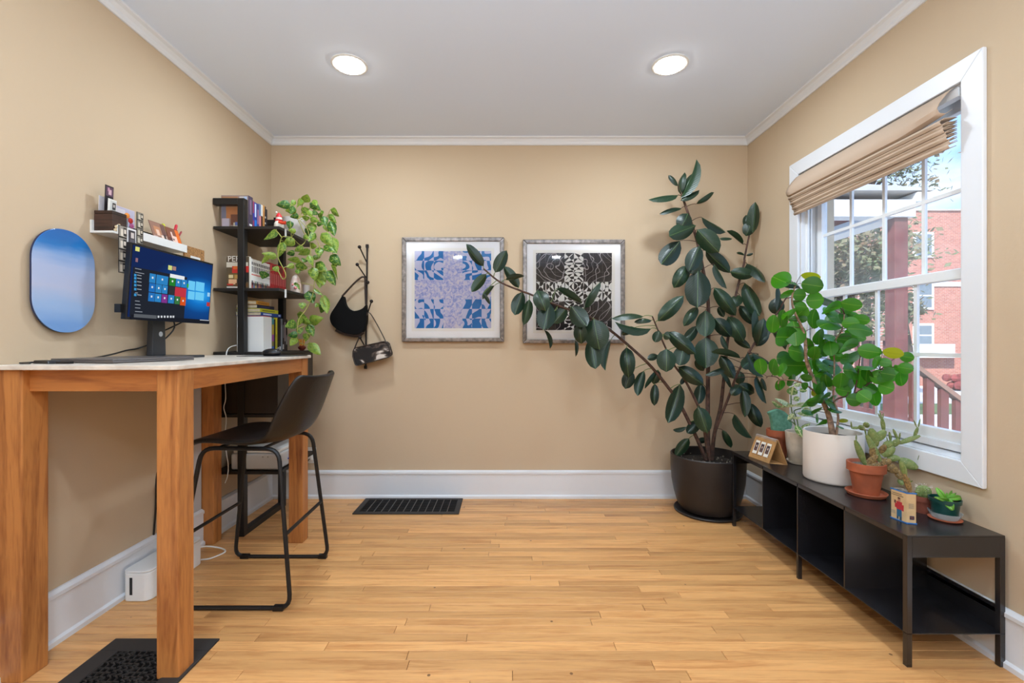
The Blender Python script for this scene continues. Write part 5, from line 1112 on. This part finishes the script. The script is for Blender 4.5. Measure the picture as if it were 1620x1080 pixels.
L1 = [(380,180,222,185,90),(440,130,390,195,52),(500,100,460,210,42),(560,155,585,65,90),(520,120,500,190,50),(620,160,740,245,82),(455,250,330,255,82),(480,310,385,330,62),(560,210,560,315,78),(570,320,570,378,70),(700,260,660,305,60),(870,240,965,318,62),(850,300,935,400,62),(790,320,805,430,82),(870,380,915,548,92),
 (760,250,740,350,42),(620,350,720,385,64),(640,400,655,525,92),(700,420,785,420,46),(830,420,840,505,92),(760,530,885,675,112),(900,580,938,758,92),(790,680,938,768,82),(690,530,610,625,72),(620,680,697,690,66),(740,700,730,812,88),(540,700,440,745,66),(620,740,488,785,72),(435,770,345,780,60),(450,510,360,490,52),(380,380,370,475,70),
 (215,490,72,598,62),(430,610,308,665,100),(300,640,245,805,82),(215,825,48,780,76),(120,810,38,893,50),(600,800,652,925,62),(650,830,742,822,52),(500,870,358,850,62),(430,920,343,942,62),(440,920,578,952,96),(470,970,472,1022,52),(690,890,825,1005,104),(650,950,680,1095,104),(740,1000,785,1150,112),(870,800,985,915,104),(900,880,942,935,80),
 (880,930,948,1085,42),(830,990,912,1105,92),(245,970,165,960,62),(75,1000,40,1080,92),(560,840,538,885,62),(590,460,600,560,60),(420,200,380,290,60),(660,120,700,190,60),(540,560,600,600,55),(720,330,770,300,52),(600,250,640,330,60)]
L2 = [(700,80,690,238,104),(780,60,860,212,92),(560,290,610,415,104),(630,260,718,330,38),(750,340,772,525,94),(740,440,708,532,74),(680,430,638,472,44),(490,420,492,492,68),(430,550,582,655,92),(570,635,718,600,104),(560,670,612,795,84),(420,650,303,692,94),(460,700,462,775,64),(440,780,338,795,64),(420,820,358,905,74),(540,770,530,855,64),(570,880,687,1003,98),(410,190,456,272,38),(480,600,440,680,50)]
pet = MB()
for cf,s_,lst in ((T1,7.714,L1),(T2,7.2,L2)):
    for e in lst:
        u0,v0 = cf(e[0],e[1]); u1,v1 = cf(e[2],e[3]); dd_ = PD((u0+u1)/2)+rr.uniform(-.04,.05)
        B, T = P(u0,v0,dd_), P(u1,v1,dd_+rr.uniform(-.03,.02)); T = B+(T-B)*1.12; app = e[4]/s_/F*dd_*1.22; L = (T-B).length; real = max(app,.55*L)
        put_leaf(t, HRT, B, T, real, math.acos(min(1,app/real))*rr.choice((-1,1))+rr.uniform(-.15,.15), rr); petiole(pet, B, vines, .0014, .01)
pet.build('petioles', 'vine', t, smooth=True, kind='stuff')
# ------------------------------------------------------------------ outside
mat('grass', (96,120,66), .95, var=.3, vscale=3); mat('pavement', (206,202,196), .9, var=.08, vscale=1); mat('porch_red', (122,66,62), .6, var=.12, vscale=6); mat('porch_white', (226,226,222), .6)
mat('deck', (150,140,130), .8); mat('rail_cap', (146,112,96), .7)
GZ = -1.3
struct(MB().box(2.3,70,-10,90,GZ-.2,GZ).build('ground', 'pavement'))
struct(MB().box(7.5,60,6,10.5,GZ,GZ+.02).build('road', 'pavement')); struct(MB().box(9.5,60,15.2,17.6,GZ,GZ+.03).build('lawn', 'grass'))
t = thing('porch', 'dark red wooden porch with white beam and stair railing outside', 'porch', (4.6,6.5,GZ))
PX = 4.61; PY = 5.30
part('deck', 'deck', t, lambda b: b.box(2.2,4.72,PY-.08,9.5,.05,.13)); part('skirt', 'porch_red', t, lambda b: b.box(4.66,4.70,PY-.08,9.5,GZ,.05))
for yy in (PY, 9.1): part('column', 'porch_red', t, lambda b: b.box(PX-.078,PX+.078,yy,yy+.14,.13,2.575), bevel=.006)
part('beam', 'porch_white', t, lambda b: b.box(PX-.12,PX+.13,PY-.04,9.6,2.575,2.77)); part('gutter', 'porch_white', t, lambda b: b.box(PX+.13,PX+.33,PY-.06,9.7,2.74,2.86), bevel=.02)
part('beam', 'porch_white', t, lambda b: b.box(2.2,PX-.12,PY-.04,PY+.14,2.575,2.77)); part('porch_ceiling', 'porch_red', t, lambda b: b.box(2.2,PX-.12,PY+.14,9.6,2.70,2.74))
part('roof', mat('roofing',(190,188,186),.9), t, lambda b: b.hexa([(2.2,PY-.06,2.87),(PX+.32,PY-.06,2.87),(PX+.32,9.75,2.87),(2.2,9.75,2.87),(2.2,PY-.06,3.05),(PX+.32,PY-.06,2.90),(PX+.32,9.75,2.90),(2.2,9.75,3.05)]))
part('top_rail', 'rail_cap', t, lambda b: b.box(PX-.06,PX+.06,PY+.14,9.1,1.14,1.19)); part('bottom_rail', 'porch_red', t, lambda b: b.box(PX-.03,PX+.03,PY+.14,9.1,.22,.28))
for k in range(24): yy = PY+.22+k*.15; part('baluster', 'porch_red', t, lambda b: b.box(PX-.015,PX+.015,yy-.026,yy+.026,.28,1.14))
# stair railing falling away from the deck
p0, p1, drop = Vector((4.72,5.34,0)), Vector((5.75,5.34,0)), .77
for nm,m_,z0_,z1_,w_ in (('stair_rail','rail_cap',.865,.925,.05),('stair_stringer','porch_red',.10,.24,.03)):
    n_ = Vector((0,w_,0))
    part(nm, m_, t, lambda b: b.hexa([p0-n_+Vector((0,0,z0_)),p1-n_+Vector((0,0,z0_-drop)),p1+n_+Vector((0,0,z0_-drop)),p0+n_+Vector((0,0,z0_)),p0-n_+Vector((0,0,z1_)),p1-n_+Vector((0,0,z1_-drop)),p1+n_+Vector((0,0,z1_-drop)),p0+n_+Vector((0,0,z1_))]))
for k in range(6):
    s_ = .07+.165*k; q = p0.lerp(p1, s_); dz_ = -drop*s_
    part('stair_baluster', 'porch_red', t, lambda b: b.box(q.x-.045,q.x+.045,q.y-.025,q.y+.025,.15+dz_,.89+dz_))
part('stair_post', 'porch_red', t, lambda b: b.box(5.72,5.84,5.28,5.40,GZ,.20))
# brick house
g = NG('brick'); br = g.n('ShaderNodeTexBrick'); g.t.links.new(g.coord('Object', (1,1,1)), br.inputs['Vector']); 
mpn = [n for n in g.t.nodes if n.type == 'MAPPING'][0]; mpn.inputs['Rotation'].default_value = (PI/2,0,0)
br.inputs['Color1'].default_value = lin((192,126,108)); br.inputs['Color2'].default_value = lin((174,106,92)); br.inputs['Mortar'].default_value = lin((188,164,150)); br.inputs['Scale'].default_value = 1
br.inputs['Brick Width'].default_value = .24; br.inputs['Row Height'].default_value = .085; br.inputs['Mortar Size'].default_value = .008; g.set(br.outputs[0], .9)
t = thing('brick_house', 'red brick apartment house across the street with white windows', 'house', (28,26,GZ))
HY = 25.0
part('wall', 'brick', t, lambda b: b.box(22.0,40,HY,HY+9,GZ,8.3)); part('cornice', mat('coping',(190,176,166),.9), t, lambda b: b.box(21.95,40.05,HY-.08,HY+9,8.3,8.38)); part('belt_course', 'porch_white', t, lambda b: b.box(21.98,40,HY-.06,HY,4.15,4.4))
for X_ in (22.9,26.2,29.5,32.8):
    for z0_,z1_ in ((5.85,7.0),(3.0,4.3),(.95,2.0)):
        f_ = part('window', 'porch_white', t, lambda b: b.box(X_-.55,X_+.55,HY-.08,HY+.02,z0_-.12,z1_+.12)); zz = (z0_+z1_)/2
        for a_,e_ in ((z0_,zz-.04),(zz+.04,z1_)): part('pane', mat('far_pane',(120,132,140),.15) if 'far_pane' not in M else 'far_pane', f_, lambda b: b.box(X_-.42,X_+.42,HY-.09,HY-.08,a_,e_))
part('entry_sign', 'porch_white', t, lambda b: b.box(22.2,24.2,HY-.5,HY-.2,.25,1.0))
t = thing('hedge', 'low red flowering hedge in front of the brick house', 'hedge', (26,23,GZ))
b = MB()
for k in range(90): b.ball((22+rr.uniform(0,9),22.6+rr.uniform(-.3,.3),GZ+rr.uniform(.1,.7)), rr.uniform(.15,.3), 6)
b.build('foliage', mat('red_leaf',(150,70,70),.9,var=.3,vscale=4), t, kind='stuff')
# trees
mat('tree_leaf', (126,142,106), .7, var=.35, vscale=2, c2=(140,112,92), trans=.35); mat('tree_bark', (80,66,58), .9)
def tree(label, x, y, h, rad, n, seed, zc):
    t = thing('street_tree', label, 'tree', (x,y,GZ)); q = random.Random(seed)
    MB().tube(smooth_path([(x,y,GZ),(x+.1,y,GZ+h*.3),(x-.1,y+.1,zc),(x,y,zc+rad*.7)]), [.2-.012*i for i in range(13)], 8).build('trunk', 'tree_bark', t, smooth=True)
    for k in range(7):
        a = k*.9; e = Vector((x+rad*.8*math.cos(a),y+rad*.8*math.sin(a),zc+rad*q.uniform(-.2,.8)))
        MB().tube(smooth_path([(x,y,zc-rad*.5),Vector((x,y,zc-rad*.2)).lerp(e,.5),e]), [.08,.07,.06,.05,.045,.04,.03,.02,.015][:9], 6).build('branch', 'tree_bark', t, smooth=True)
    vs, fs = [], []
    cl = [(Vector((q.gauss(0,1),q.gauss(0,1),q.gauss(0,.8))).normalized()*rad*q.uniform(.35,1)) for _ in range(46)]
    for i in range(n):
        c_ = q.choice(cl); p = Vector((x,y,zc))+c_+Vector((q.gauss(0,1),q.gauss(0,1),q.gauss(0,.8)))*rad*.16; s = q.uniform(.06,.13)
        a = Vector((q.gauss(0,1),q.gauss(0,1),q.gauss(0,1))).normalized(); b_ = a.orthogonal().normalized()
        k = len(vs); vs += [p-a*s,p+b_*s*.6,p+a*s,p-b_*s*.6]; fs.append((k,k+1,k+2,k+3))
    MB().add(vs, fs).build('foliage', 'tree_leaf', t, kind='stuff')
tree('large dark leaved tree behind the porch beam', 10.9, 15.2, 7, 2.5, 12000, 5, 3.4)
tree('thin leafed tree rising above the porch roof', 12.6, 16.0, 9, 2.2, 2200, 8, 7.2)
tree('slim green tree beside the brick house', 17.9, 20.3, 6, .7, 900, 9, 2.6)
